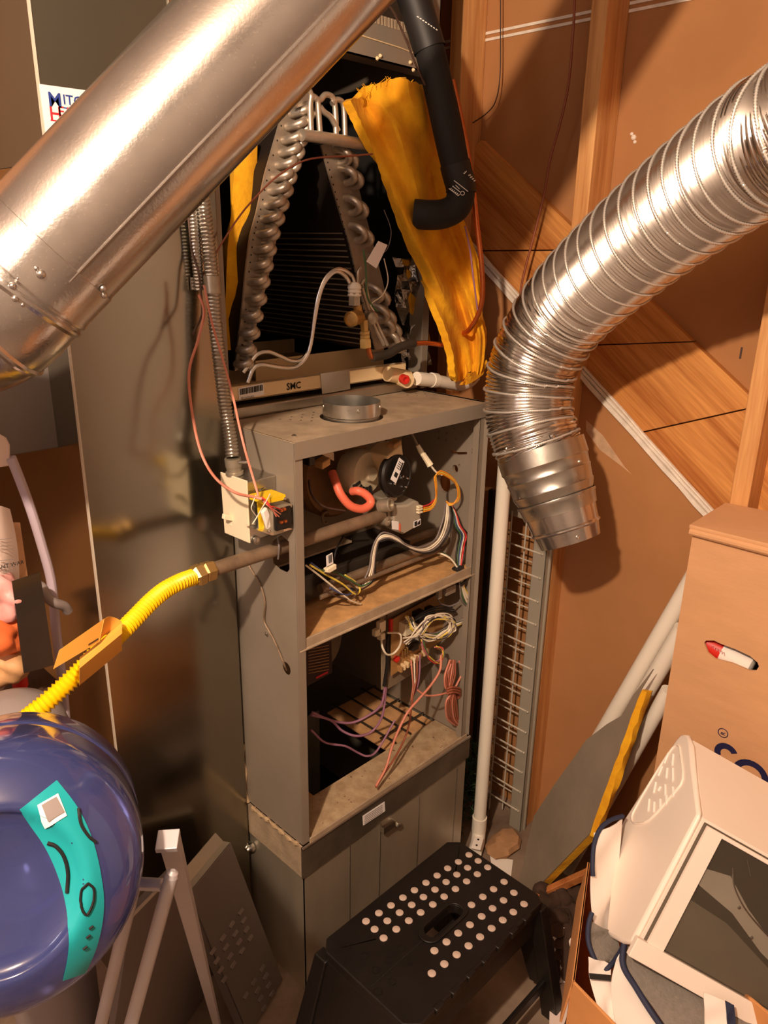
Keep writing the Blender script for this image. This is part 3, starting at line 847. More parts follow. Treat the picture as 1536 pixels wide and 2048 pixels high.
# ================================================================ galvanized plenum under the furnace
PX0, PX1, PY0 = 0.803, 1.350, 0.999
pln = thing('supply_plenum', ((PX0+PX1)/2, (PY0+FYB)/2, 0), 'stained galvanized plenum box carrying the furnace', 'plenum')
MB().box((PX0, PY0, 0), (PX1, PY0+0.002, 0.405)).box((PX0, PY0, 0), (PX0+0.002, FYB, 0.405)).box((PX1-0.002, PY0, 0), (PX1, FYB, 0.405)).box((PX0, FYB-0.002, 0), (PX1, FYB, 0.405)).build('plenum_box', 'old_galvanized', pln, smooth=0)
MB().box((0.90, 1.095, 0.385), (0.935, 1.50, 0.392)).build('filter_rail', 'shelf_dust', pln, smooth=0)
MB().box((1.10, 1.36, 0.02), (1.16, 1.364, 0.40)).build('bay_plate', 'old_galvanized', pln, smooth=0)
MB().box((PX0+0.002, PY0+0.002, 0.002), (PX1-0.002, FYB-0.002, 0.004)).build('plenum_floor', 'inner_black', pln, smooth=0)
MB().prism([[V(PX0-0.006, PY0-0.004, 0.330), V(PX1+0.006, PY0-0.004, 0.345), V(PX1+0.006, PY0-0.004, 0.408), V(PX0-0.006, PY0-0.004, 0.408)]], (0, 0.003, 0)).build('front_flange', mat('flange_metal', (120, 110, 96), 0.35, 0.7, var=0.35, vscale=9), pln, smooth=0)
MB().tube([V(PX0-0.006, PY0-0.004, 0.410), V(PX1+0.004, PY0-0.004, 0.410)], 0.0035, 8).build('flange_fold', 'galvanized', pln)
MB().box((PX0-0.004, PY0, 0.330), (PX0-0.001, FYB, 0.412)).build('side_flange', 'furnace_dusty', pln, smooth=0)
# caulk along the side joint
pts = [V(PX0-0.005, PY0+0.01+i*0.02, 0.413+random.uniform(-0.004, 0.004)) for i in range(9)]
MB().tube(smooth_path(pts, 3), [0.004+0.002*math.sin(i*1.7) for i in range(len(smooth_path(pts, 3)))], 7).build('caulk_bead', 'tray_dust', pln)
pts = [P(u, v, x=0.797) for u, v in ((487, 1490), (486, 1520), (492, 1545), (490, 1580), (497, 1605))]
MB().tube(smooth_path(pts, 3), 0.0035, 7).build('caulk_bead', 'tray_dust', fur)
sl = MB().prism([px([(725, 1632), (769, 1603), (770, 1622), (726, 1651)], y=PY0-0.0045)], (0, -0.0006, 0)).build('label', 'sticker_white', pln, smooth=0)
for k in range(5):
    MB().prism([px([(729, 1633+k*3.4), (765, 1609.5+k*3.4), (765, 1610.6+k*3.4), (729, 1634.1+k*3.4)], y=PY0-0.0053)], (0, -0.0002, 0)).build('print_line', 'wire_grey', sl, smooth=0)
MB().prism([px([(768, 1657), (790, 1643), (790, 1653), (768, 1669)], y=PY0-0.016)], (0, 0.012, 0)).build('clip', 'bright_metal', pln, smooth=0)
MB().lathe(P(793, 1648, y=PY0-0.004), (0, -1, 0), [(0.008, 0), (0.008, 0.008), (0.005, 0.010)], 6).build('clip_bolt', 'galvanized', pln)
MB().lathe(P(505, 1694, x=PX0-0.004), (-1, 0, 0), [(0.010, -0.002), (0.010, 0.006), (0.006, 0.010), (0.003, 0.016)], 8).build('corner_bolt', 'bright_metal', pln)
MB().obox(P(497, 1688, x=PX0-0.004), V(0.002, 0, 0), V(0, 0.016, 0.004), V(0, -0.002, 0.010)).build('corner_bracket', 'galvanized', pln, bevel=0.001)
for u in (700, 760, 835, 905):
    a = P(u, 1700, y=PY0-0.0006)
    MB().box((a.x-0.001, PY0-0.0012, 0.0), (a.x+0.001, PY0, 0.33)).build('panel_crease', 'galvanized', pln, smooth=0)

# ================================================================ evaporator coil cabinet
KY, KX0, KX1, KZ0, KZ1 = 1.20, 0.792, 1.372, FZ1+0.001, 1.932
cab = thing('coil_cabinet', ((KX0+KX1)/2, 1.45, KZ0), 'open sheet-metal coil cabinet standing on top of the furnace', 'cabinet')
MB().box((KX0, KY, KZ0), (KX0+0.022, KY+0.004, 2.49)).box((KX0, KY, KZ0), (KX0+0.002, FYB, 2.49)).build('left_wall', 'furnace_paint', cab, smooth=0)
MB().box((KX1-0.022, KY, KZ0), (KX1, KY+0.004, 2.49)).box((KX1-0.002, KY, KZ0), (KX1, FYB, 2.49)).build('right_wall', 'furnace_paint', cab, smooth=0)
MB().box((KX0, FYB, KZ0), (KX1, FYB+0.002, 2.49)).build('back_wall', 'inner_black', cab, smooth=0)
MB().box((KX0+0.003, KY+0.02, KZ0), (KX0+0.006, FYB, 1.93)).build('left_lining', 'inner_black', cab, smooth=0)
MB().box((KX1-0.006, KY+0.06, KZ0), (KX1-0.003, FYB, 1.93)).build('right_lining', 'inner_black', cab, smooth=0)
hd = MB().box((KX0, KY-0.012, KZ1), (KX1-0.004, KY-0.009, KZ1+0.062)).box((KX0, KY-0.012, KZ1), (KX1-0.004, KY+0.03, KZ1+0.003)).build('header_panel', 'furnace_paint', cab, smooth=0)
MB().box((KX0+0.02, KY+0.01, KZ1+0.062), (KX1-0.022, KY+0.012, 2.49)).build('upper_duct_face', 'dark_metal', cab, smooth=0)
# toothed edge above the header
for i in range(30):
    x = 1.05+i*0.0092
    MB().box((x, KY-0.013, KZ1+0.060), (x+0.005, KY-0.006, KZ1+0.076)).build('tooth', 'furnace_dusty', cab, smooth=0) if i == 0 else clone(t0, cab, wpos(t0)+V(0.0092*i, 0, 0))
    if i == 0: t0 = bpy.context.scene.collection.objects[-1]
MB().tube([V(1.09, KY-0.013, KZ1+0.035), V(1.24, KY-0.013, KZ1+0.031), V(1.36, KY-0.013, KZ1+0.022)], 0.0012, 5).build('dried_glue', 'pan_cream', cab)
for u, v in ((754, 117), (760, 112), (820, 125), (826, 140)):
    MB().lathe(P(u, v, y=KY-0.012), (0, -1, 0), [(0.004, 0), (0.003, 0.003), (0.001, 0.005)], 6).build('glue_blob', 'pan_cream', cab)
# galvanized rail under the pan
MB().box((KX0+0.03, KY+0.002, KZ0), (KX1-0.03, KY+0.03, KZ0+0.022)).build('support_rail', 'galvanized', cab, smooth=0, bevel=0.004)
# yellow wool lining on the left wall
rows = []
Lf = [(515, 282), (514, 340), (505, 420), (494, 490), (486, 560), (480, 640), (476, 700)]
Lr = [(470, 300), (468, 350), (462, 430), (455, 500), (452, 570), (450, 640), (452, 700)]
for (a, b) in zip(Lf, Lr):
    rows.append([P(b[0]+(a[0]-b[0])*t, b[1]+(a[1]-b[1])*t, y=1.235+0.01*math.sin(a[1]*0.05+t*3)) for t in (0, .25, .5, .75, 1)])
MB().sheet(rows, 0.012).build('wool_lining', 'yellow_wool', cab)
# foil-faced lining on the right wall
rows = []
for i in range(14):
    t = i/13
    v = 515+t*215
    rows.append([P(785+t*25+k*16+6*math.sin(i*0.9+k), v+3*math.sin(k+i), y=1.27-0.012*k+0.008*math.sin(i*1.7+k*2.1)) for k in range(4)])
MB().sheet(rows, 0.004).build('foil_lining', 'foil', cab)
rows = []
for i in range(10):
    t = i/9
    rows.append([P(812+t*22+k*(12+2*t), 520+t*170, y=1.245+0.006*math.sin(i*1.3+k)) for k in range(3)])
MB().sheet(rows, 0.012).build('wool_strip', 'yellow_wool', cab)

# ================================================================ evaporator coil (A shape)
coil = thing('evaporator_coil', (1.05, 1.4, KZ0+0.02), 'A-shaped cooling coil with rows of silver U-bends on top of the furnace', 'coil')
CY0 = 1.205
Lpoly = [(575, 208), (618, 176), (628, 215), (612, 262), (588, 346), (560, 440), (545, 522), (518, 628), (494, 735), (470, 742), (482, 640), (492, 535), (500, 472), (513, 425), (530, 348), (558, 250)]
Rpoly = [(642, 290), (684, 284), (714, 362), (742, 470), (765, 560), (793, 690), (752, 700), (728, 615), (700, 490), (668, 385)]
lp = px(Lpoly, y=CY0)
rp = px(Rpoly, y=CY0)
MB().prism([lp], (0, 0.004, 0)).build('end_plate', 'coil_plate', coil, smooth=0)
MB().prism([rp], (0, 0.004, 0)).build('end_plate', 'coil_plate', coil, smooth=0)
# fin slabs running back from the end plates
def slab(poly, nm):
    b = MB()
    for i in range(40):
        pass
    return MB().prism([[p+V(0, 0.006, 0) for p in poly]], (0, 0.44, 0)).build(nm, 'coil_fin', coil, smooth=0)
slab(lp, 'fin_slab')
slab(rp, 'fin_slab')
# fin edges facing the middle of the A, seen as fine lines on the right slab
for i in range(34):
    t = i/33
    a, b = P(648, 300, y=CY0+0.012), P(740, 690, y=CY0+0.012)
    p = a.lerp(b, t)
    MB().tube([p+V(-0.003, 0, 0), p+V(-0.003-0.002*t, 0.40, 0)], 0.0016, 4).build('fin_edge', 'coil_plate', coil) if i == 0 else clone(f0, coil, wpos(f0)+(p-a))
    if i == 0: f0 = bpy.context.scene.collection.objects[-1]
# U-bends
def bend(a, b, out, r):
    a, b = Vector(a), Vector(b)
    c, e = (a+b)/2, (a-b)/2
    return [c+e*math.cos(t)+V(0, -out, 0)*math.sin(t) for t in [PI*i/10 for i in range(11)]]
def add_bend(u0, v0, u1, v1, out, r, m='coil_tube'):
    MB().tube(bend(P(u0, v0, y=CY0), P(u1, v1, y=CY0), out, r), r, 10).build('return_bend', m, coil, smooth=60)
rb = 0.0076
left_axis = [(600, 222), (592, 248), (584, 275), (578, 300), (571, 325), (563, 350), (556, 376), (548, 404), (540, 432), (531, 462), (524, 494), (518, 526), (512, 558), (506, 592), (499, 626), (493, 660), (487, 694), (482, 722)]
for i, (u, v) in enumerate(left_axis):
    sc = 1-0.45*i/len(left_axis)
    add_bend(u-18*sc, v+6, u+6*sc, v-10*sc, 0.030, rb*(0.75+0.25*sc))
    add_bend(u+14*sc, v-2, u-2*sc, v+22*sc, 0.026, rb*(0.75+0.25*sc))
for (u, v) in ((680, 312), (690, 350), (700, 410), (711, 465), (745, 585), (757, 625), (768, 650), (778, 676)):
    add_bend(u-10, v-14, u+2, v+16, 0.032, rb)
    add_bend(u+4, v-6, u+16, v+24, 0.030, rb)
# rivet holes of the plates
rv = MB()
for i in range(26):
    t = i/25
    j = t*8
    e = [(566, 222), (532, 345), (515, 425), (502, 472), (494, 535), (485, 640), (474, 735)]
    k = min(5, int(t*6)); f = t*6-k
    u, v = e[k][0]+(e[k+1][0]-e[k][0])*f+5, e[k][1]+(e[k+1][1]-e[k][1])*f
    rv.add(circle(P(u, v, y=CY0-0.0006), V(0.0017, 0, 0), V(0, 0, 0.0017), 7), [tuple(range(7))])
    u, v = 652+t*92, 310+t*370
    rv.add(circle(P(u, v, y=CY0-0.0006), V(0.0017, 0, 0), V(0, 0, 0.0017), 7), [tuple(range(7))])
tag(rv.build('plate_holes', 'inner_black', coil, smooth=0), None, kind='stuff')
# suction header and its risers
hy = 1.165
MB().tube(px([(604, 270), (650, 276), (700, 284), (742, 292)], y=hy), 0.0105, 14).build('suction_header', 'coil_tube', coil)
for u0, pts_ in ((622, [(622, 268), (620, 215), (622, 190), (612, 176), (598, 186), (588, 212)]), (640, [(640, 270), (637, 225), (634, 200), (622, 190)]), (672, [(672, 272), (670, 215), (664, 194), (650, 190), (640, 200), (628, 196)]), (690, [(690, 276), (688, 220), (683, 203), (672, 200), (664, 208)]), (655, [(676, 262), (662, 236), (648, 224), (640, 214)])):
    wire('riser_tube', px(pts_, y=hy+0.004), 0.0055, 'coil_tube', coil, seg=9)
wire('hanging_wire', [P(402, 556, y=1.17), P(470, 445, y=1.16), P(520, 385, y=1.15), P(565, 345, y=1.14), P(620, 318, y=1.14), P(700, 312, y=1.13), P(745, 308, y=1.13)], 0.0016, 'wire_brown', coil)
# drain pan
pan = MB()
pz0, pz1 = P(475, 803, y=1.203).z, P(472, 772, y=1.203).z
MB().box((0.815, 1.203, pz0), (1.30, 1.207, pz1)).box((0.815, 1.203, pz1-0.003), (1.30, 1.222, pz1)).box((0.815, 1.203, pz0), (1.34, 1.66, pz0+0.004)).box((0.815, 1.655, pz0), (1.34, 1.66, pz1+0.01)).build('drain_pan', 'pan_cream', coil, smooth=0, bevel=0.002)
q0, q1 = P(512, 752, y=1.34), P(775, 705, y=1.34)
MB().prism([[V(q0.x, 1.34, pz0+0.004), V(q1.x, 1.34, pz0+0.004), V(q1.x, 1.34, P(775, 690, y=1.34).z), V(q0.x, 1.34, P(512, 722, y=1.34).z)]], (0, 0.004, 0)).build('pan_rear_lip', 'pan_cream', coil, smooth=0)
MB().prism([px([(640, 747), (698, 739), (700, 778), (644, 788)], y=1.2015)], (0, -0.001, 0)).build('pan_clip', 'galvanized', coil, smooth=0)
lettering('SMC', P(573, 780, y=1.2025), (1, 0, 0), (0, 0, 1), 0.019, 'print_black', coil, bold=0.02)
bcd = MB().prism([px([(476, 776), (527, 766), (528, 789), (478, 800)], y=1.2022)], (0, -0.0005, 0)).build('barcode_sticker', 'sticker_white', coil, smooth=0)
random.seed(3)
u = 480
while u < 524:
    w = random.choice((0.8, 1.2, 2.0))
    dv = (u-480)*-0.2
    MB().prism([px([(u, 778+dv), (u+w, 778+dv), (u+w, 790+dv), (u, 790+dv)], y=1.2012)], (0, -0.0003, 0)).build('bar', 'print_black', bcd, smooth=0)
    u += w+random.choice((0.8, 1.4))
lettering('8016035802', P(482, 799, y=1.2010), (1, 0, 0), (0, 0, 1), 0.0062, 'print_black', bcd)
# metering valve, distributor and capillary tubes
tv = P(707, 630, y=1.13)
MB().lathe(P(709, 598, y=1.13), (0, 0, 1), [(0.0125, -0.012), (0.0125, 0.006), (0.0135, 0.007), (0.0135, 0.012)], 6).build('distributor_nut', 'cast_metal', coil)
MB().lathe(P(709, 586, y=1.13), (0, 0, 1), [(0.012, -0.006), (0.014, -0.004), (0.012, 0.0), (0.014, 0.003), (0.012, 0.006), (0.014, 0.010), (0.012, 0.016), (0.007, 0.020)], 16).build('distributor', 'white_pvc', coil)
MB().tube(px([(714, 610), (718, 630), (725, 645)], y=1.13), 0.009, 12).build('valve_neck', 'brass', coil)
vx = (P(690, 640, y=1.10)-P(722, 630, y=1.13)).normalized()
MB().lathe(P(722, 632, y=1.13), vx, [(0.008, 0), (0.011, 0.006), (0.0135, 0.016), (0.0135, 0.034), (0.015, 0.038), (0.015, 0.050), (0.012, 0.052), (0.011, 0.047), (0.002, 0.048)], 20).build('expansion_valve', 'brass', coil)
MB().lathe(P(728, 640, y=1.12), (0.1, 0, -1), [(0.008, 0), (0.009, 0.012), (0.008, 0.020), (0.011, 0.022), (0.011, 0.027), (0.009, 0.028), (0.011, 0.030), (0.011, 0.035), (0.010, 0.036), (0.0125, 0.040), (0.0125, 0.054), (0.008, 0.056)], 6).build('valve_nut', 'brass', coil)
wire('copper_stub', px([(734, 684), (738, 702), (745, 715), (765, 712), (790, 700), (815, 690), (850, 686), (885, 690)], y=1.12), 0.0055, 'copper', coil, seg=9)
wire('foam_tape', px([(745, 714), (775, 708), (800, 694), (828, 686)], y=1.118), 0.0095, 'dark_metal', coil, seg=9)
for pts_ in ([(710, 568), (700, 548), (676, 538), (652, 554), (637, 590), (629, 632), (621, 690), (606, 717), (585, 722), (560, 712), (536, 703), (515, 708), (501, 725), (486, 745)], [(699, 566), (690, 552), (670, 543), (648, 566), (636, 602), (629, 640), (618, 701), (600, 729), (580, 736), (550, 733), (522, 729), (506, 738), (495, 765)]):
    wire('capillary_tube', [P(a, b, y=1.13+0.004*i) for i, (a, b) in enumerate(pts_)], 0.0042, 'bright_metal', coil, seg=8)
for pts_ in ([(715, 568), (716, 545), (722, 535)], [(722, 570), (730, 560), (735, 590), (745, 625), (760, 660), (775, 690)], [(724, 575), (735, 610), (748, 650), (768, 690)]):
    wire('capillary_tube', px(pts_, y=1.14), 0.0036, 'coil_tube', coil, seg=8)
wire('ground_wire', px([(727, 500), (732, 540), (734, 590), (745, 612), (755, 622)], y=1.12), 0.002, 'wire_green', coil)
wire('sensor_wire', px([(768, 517), (776, 560), (765, 590), (742, 608), (748, 622)], y=1.12), 0.0012, 'wire_white', coil)
# hang tag with its wire
tg = MB().prism([px([(733, 523), (757, 482), (775, 490), (753, 537)], y=1.11)], (0, 0.001, 0)).build('hang_tag', 'sticker_white', coil, smooth=0)
wire('tag_wire', px([(735, 505), (760, 508), (776, 495), (782, 460), (768, 420)], y=1.12), 0.0008, 'wire_grey', coil)
MB().lathe(P(740, 635, y=1.14), (-0.3, -1, 0), [(0.012, 0), (0.015, 0.006), (0.012, 0.014), (0.006, 0.018)], 14).build('sensing_bulb', 'cast_metal', coil)

# ================================================================ condensate drain of white PVC
dr = thing('drain_fitting', P(810, 775, y=1.17), 'white plastic drain tee with a red plug beside the drain pan', 'pipe fitting')
MB().tube(px([(775, 748), (815, 755)], y=1.185), 0.0165, 18).build('drain_tee', 'pan_cream', dr, smooth=50)
MB().lathe(P(812, 760, y=1.165), (-0.25, -1, -0.05), [(0.0175, -0.02), (0.0175, 0.006), (0.0165, 0.008)], 22).build('tee_hub', 'pan_cream', dr)
MB().lathe(P(810, 759, y=1.152), (-0.25, -1, -0.05), [(0.0105, -0.01), (0.0105, 0.003), (0.006, 0.003), (0.004, -0.002)], 18).build('red_plug', 'red_plastic', dr)
MB().tube(px([(833, 757), (868, 761)], y=1.165), 0.0155, 18).build('coupling', 'white_pvc', dr, smooth=50)
MB().tube(px([(862, 760), (872, 761)], y=1.165), 0.0172, 18).build('coupling_ring', 'white_pvc', dr, smooth=50)
MB().tube(smooth_path(px([(870, 761), (905, 768), (922, 770), (938, 764), (950, 752)], y=1.163), 5), 0.0145, 18).build('drain_elbow', 'white_pvc', dr, smooth=50)

# ================================================================ torn yellow insulation blanket hanging in front of the coil
Le = [(700, 202), (716, 232), (738, 280), (752, 320), (768, 370), (788, 430), (812, 490), (842, 550), (872, 612), (892, 660), (905, 705), (910, 745), (912, 764)]
Re = [(862, 168), (876, 220), (886, 270), (893, 315), (899, 360), (908, 415), (926, 470), (945, 525), (956, 580), (966, 630), (974, 665), (970, 710), (962, 750)]
rows = []
NR, NC = 60, 22
lsm, rsm = smooth_path([V(a, b, 0) for a, b in Le], 5), smooth_path([V(a, b, 0) for a, b in Re], 5)
for i in range(len(lsm)):
    row = []
    t = i/(len(lsm)-1)
    for k in range(NC):
        f = k/(NC-1)
        u = lsm[i].x+(rsm[i].x-lsm[i].x)*f
        v = lsm[i].y+(rsm[i].y-lsm[i].y)*f
        if i == 0: v += (-26*math.sin(PI*f)+random.uniform(-8, 8))
        if k in (0, NC-1): u += random.uniform(-1.5, 1.5)
        yy = 1.135 - 0.02*t + 0.018*math.sin(f*7+t*6) + 0.010*math.sin(f*15-t*9) + 0.004*math.sin(t*17+f*5)
        row.append(P(u, v, y=yy))
    rows.append(row)
ins = thing('insulation_blanket', P(920, 765, y=1.13), 'torn yellow fibreglass insulation hanging right of the coil', 'insulation')
MB().sheet(rows, 0.016).build('wool_sheet', 'yellow_wool', ins)
rows = []
for i in range(8):
    t = i/7
    rows.append([P(925+t*42+k*3-6*math.sin(t*3), 770-t*22-k*8+8*math.sin(t*3), y=1.10+0.012*math.sin(i+k)) for k in range(4)])
MB().sheet(rows, 0.008).build('torn_flap', 'yellow_wool', ins)
random.seed(11)
fb = MB()
for i in range(26):
    f = random.random()
    u, v = 705+150*f, 200-26*math.sin(PI*f)-14*f
    fb.tube(px([(u, v+4), (u+random.uniform(-4, 4), v-6), (u+random.uniform(-10, 10), v-random.uniform(8, 20))], y=1.14), 0.0006, 4)
tag(fb.build('loose_fibres', 'yellow_wool', ins), None, kind='stuff')

# ================================================================ insulated suction line and copper liquid line
sl_ = thing('suction_line', P(840, 428, y=1.09), 'black foam-insulated refrigerant line bending into the coil', 'pipe')
mp_ = smooth_path([P(800, -90, y=1.16), P(838, 30, y=1.13), P(862, 110, y=1.11), P(880, 190, y=1.095), P(898, 275, y=1.08), P(913, 340, y=1.07), P(922, 380, y=1.065), P(914, 412, y=1.066), P(890, 427, y=1.08), P(860, 430, y=1.095), P(828, 428, y=1.12)], 8)
MB().tube(mp_, 0.0285, 22).build('foam_sleeve', 'black_foam', sl_, smooth=60)
tp = [p for p in mp_ if True][38:50]
MB().tube(tp, 0.0305, 22, cap=False).build('printed_tape', mat('tape_black', (24, 21, 21), 0.55), sl_, smooth=60)
MB().tube(mp_[5:16], 0.0310, 22, cap=False).build('printed_tape', 'tape_black', sl_, smooth=60)
_t = MB().tube(mp_, 0.0312, 22)
stree = BVHTree.FromPolygons([tuple(p) for p in _t.v], _t.f)
def on_sleeve(u, v):
    r = ray(u, v).normalized()
    h = stree.ray_cast(CAM, r)[0]
    return (h if h is not None else P(u, v, y=1.05))-r*0.0012
def stroke(a_, b_, w=0.0011, nm='tape_print'):
    MB().tube([on_sleeve(a_[0]+(b_[0]-a_[0])*t/4, a_[1]+(b_[1]-a_[1])*t/4) for t in range(5)], w, 5).build(nm, 'print_white', sl_, smooth=0)
ang = -0.66+PI
r_ = rt*math.cos(ang)+up*math.sin(ang)
u_ = -rt*math.sin(ang)+up*math.cos(ang)
lettering('POL', on_sleeve(934, 343), r_, u_, 0.0105, 'print_white', sl_, bold=0.012)
stroke((908, 361), (936, 383), 0.0008)
stroke((905, 372), (920, 384), 0.0008)
stroke((911, 370), (919, 378), 0.0007)
for k in range(6):
    stroke((900+k*3.2, 379+k*2.5), (903+k*3.2, 376.5+k*2.5), 0.0010)
    if k < 4: stroke((898+k*4.6, 377+k*3.6), (902+k*4.6, 380+k*3.6), 0.0008)
MB().tube([on_sleeve(925+4*math.cos(t*0.6), 386.5+4*math.sin(t*0.6)) for t in range(11)], 0.0007, 5, closed=True).build('tape_logo', 'print_white', sl_)
for k in range(4): stroke((937+k*3.6, 351+k*3.6), (941+k*3.2, 350+k*3.6), 0.0011)
for k in range(8): stroke((834+k*5.4, 33+k*3.6), (838+k*5.2, 35+k*3.6), 0.0010)
wire('copper_line', [P(905, 160, y=1.115), P(922, 235, y=1.10), P(936, 310, y=1.085), P(945, 370, y=1.07), P(954, 450, y=1.06), P(963, 530, y=1.055), P(965, 590, y=1.06), P(956, 630, y=1.075), P(938, 660, y=1.10), P(925, 668, y=1.13)], 0.0056, 'copper', sl_, seg=10)
wire('control_wire', px([(770, 0), (790, 30), (812, 80), (832, 130), (850, 170)], y=1.10), 0.002, 'wire_dark', sl_)
wire('control_wire', px([(930, 452), (940, 500), (946, 550), (955, 620)], y=1.07), 0.002, 'wire_purple', sl_)

# ================================================================ cables on the stud wall
def cable(nm, pts_, r, m, label):
    o = wire(nm, pts_, r, m, None)
    return tag(o, label, 'cable')
cable('thin_cable', px([(1001, -20), (1001, 60), (1000, 150), (992, 200), (975, 225), (945, 246), (930, 252)], x=1.655), 0.0014, 'wire_dark', 'thin brown cable hanging left of the middle stud and curling to the black pipe')
cable('thermostat_cable', px([(1150, -20), (1147, 50), (1138, 160), (1122, 240), (1100, 320), (1088, 390), (1068, 470), (1045, 560), (1040, 600)], x=1.62), 0.0028, 'wire_brown', 'brown thermostat cable running down the diagonal boards behind the flexible duct')
# ================================================================ wires inside the furnace
def fw_(nm, pts_, r, m, seg=6):
    return wire(nm, pxy(pts_), r, m, fur, seg=seg)
W1, W2 = 0.0020, 0.0025
# connector lead at the upper right
fw_('wire', [(818, 858, 1.12), (828, 876, 1.09), (836, 893, 1.06)], W2, 'wire_white')
cn = MB().tube([P(835, 890, y=1.06), P(842, 903, y=1.055), P(846, 910, y=1.05)], [0.0045, 0.006, 0.005], 8).build('wire_connector', 'cream_plastic', fur)
MB().tube([P(846, 908, y=1.05), P(856, 923, y=1.045), P(861, 931, y=1.04)], [0.006, 0.0068, 0.0075], 8).build('wire_connector', 'cream_plastic', fur)
fw_('wire', [(861, 930, 1.04), (872, 944, 1.035), (884, 950, 1.03)], W2, 'wire_white')
for k, m in enumerate(('wire_orange', 'wire_yellow', 'wire_orange')):
    o = k*3
    fw_('wire', [(847, 1016+o*1.2, 1.03), (862, 1012+o, 1.03), (872, 995+o, 1.03), (873-o*0.3, 972, 1.03), (872-o*0.4, 952+o*0.3, 1.03), (882, 942+o, 1.03), (900, 951+o, 1.03), (914-o*0.4, 968, 1.03), (920-o*0.6, 990, 1.03), (914-o*0.6, 1004, 1.035), (900, 1007+o*0.6, 1.04), (893, 1003, 1.05)], W1, m)
fw_('wire', [(845, 1013, 1.03), (858, 1009, 1.03), (868, 1000, 1.032)], W1, 'wire_red')
# harness dropping from the limit down to the board
for k, (du, m) in enumerate(((0, 'wire_white'), (8, 'wire_grey'), (-7, 'wire_grey'), (13, 'wire_black'), (4, 'wire_white'))):
    fw_('wire', [(894+du*0.4, 1006, 1.05), (893+du*0.7, 1030, 1.035), (888+du, 1055, 1.03), (878+du, 1078, 1.03), (860+du, 1094+du*0.5, 1.03), (840+du, 1099+du*0.6, 1.03), (818+du, 1093+du*0.7, 1.03), (796, 1079+du*0.5, 1.035), (778, 1071+du*0.6, 1.04), (763, 1072+du*0.8, 1.045), (752+du*0.4, 1085, 1.05), (746+du*0.5, 1110, 1.05), (743+du*0.6, 1135, 1.05), (735+du, 1160, 1.05), (722, 1174+du*0.4, 1.05), (700, 1165+du, 1.05)], W1, m)
for k, (pts_, m) in enumerate((
    ([(612, 1131, 1.02), (640, 1152, 1.03), (672, 1178, 1.03), (700, 1200, 1.03), (722, 1208, 1.035)], 'wire_white'),
    ([(620, 1130, 1.02), (650, 1148, 1.03), (685, 1168, 1.03), (710, 1188, 1.03), (720, 1180, 1.04), (712, 1165, 1.05), (690, 1150, 1.05)], 'wire_yellow'),
    ([(622, 1126, 1.03), (655, 1150, 1.04), (690, 1172, 1.04), (705, 1183, 1.04), (690, 1190, 1.03), (660, 1176, 1.03)], 'wire_blue'),
    ([(640, 1140, 1.03), (672, 1145, 1.04), (700, 1160, 1.04), (722, 1172, 1.04), (740, 1165, 1.04)], 'wire_green'),
    ([(650, 1146, 1.02), (680, 1152, 1.03), (712, 1178, 1.03), (705, 1196, 1.03), (680, 1195, 1.03), (650, 1182, 1.03)], 'wire_dark'))):
    fw_('wire', pts_, W1, m)
fw_('tag_lead', [(687, 1072, 1.07), (680, 1085, 1.06), (672, 1100, 1.05), (668, 1120, 1.04)], W1, 'wire_black')
ft = MB().prism([px([(652, 1112), (664, 1105), (666, 1126), (653, 1133)], y=1.03)], (0, -0.001, 0)).build('wire_tag', 'sticker_white', fur, smooth=0)
for k in range(3):
    MB().prism([px([(657+k*2.4, 1111-k), (658.2+k*2.4, 1110.4-k), (659+k*2.4, 1126-k), (657.8+k*2.4, 1126.6-k)], y=1.028)], (0, -0.0003, 0)).build('bar', 'print_black', ft, smooth=0)
MB().obox(P(660, 1137, y=1.03), V(0.012, 0, 0.002), V(0, 0.006, 0), V(0, 0, 0.005)).build('plug', 'cream_plastic', fur, bevel=0.001)
fw_('wire', [(618, 960, 1.08), (622, 985, 1.07), (636, 1005, 1.06), (655, 1016, 1.06), (690, 1022, 1.06)], W2, 'wire_dark')
fw_('wire', [(755, 898, 1.10), (768, 888, 1.09), (780, 870, 1.09), (795, 862, 1.09), (812, 860, 1.09)], W1, 'wire_dark')
# red and green drop to the shelf
for k, (du, m) in enumerate(((0, 'wire_red'), (-4, 'wire_white'), (-9, 'wire_green'), (-12, 'wire_black'), (-6, 'wire_blue'), (3, 'wire_black'))):
    fw_('wire', [(903+du*0.3, 1010, 1.06), (912+du*0.5, 1030, 1.04), (920+du, 1052, 1.03), (932+du*1.2, 1070, 1.025), (928+du*1.1, 1090, 1.025), (924+du, 1115, 1.02), (921+du*0.6, 1135, 1.015), (920+du*0.6, 1150, 1.01)], W2 if k < 2 else W1, m)
fw_('wire', [(862, 1104, 1.06), (884, 1108, 1.04), (902, 1118, 1.025), (914, 1134, 1.015)], W2, 'wire_white')
fw_('wire', [(866, 1100, 1.07), (890, 1108, 1.05), (908, 1122, 1.03), (916, 1136, 1.015)], W1, 'wire_green')
MB().obox(P(916, 1136, y=1.012), V(0.010, 0, 0.002), V(0, 0.010, 0), V(0, 0, 0.0018)).build('cable_tie', 'wire_black', fur)
MB().obox(P(922, 1164, y=1.008), V(0.009, 0, 0.002), V(0, 0.010, 0), V(0, 0, 0.0035)).build('cable_tie', 'wire_black', fur)
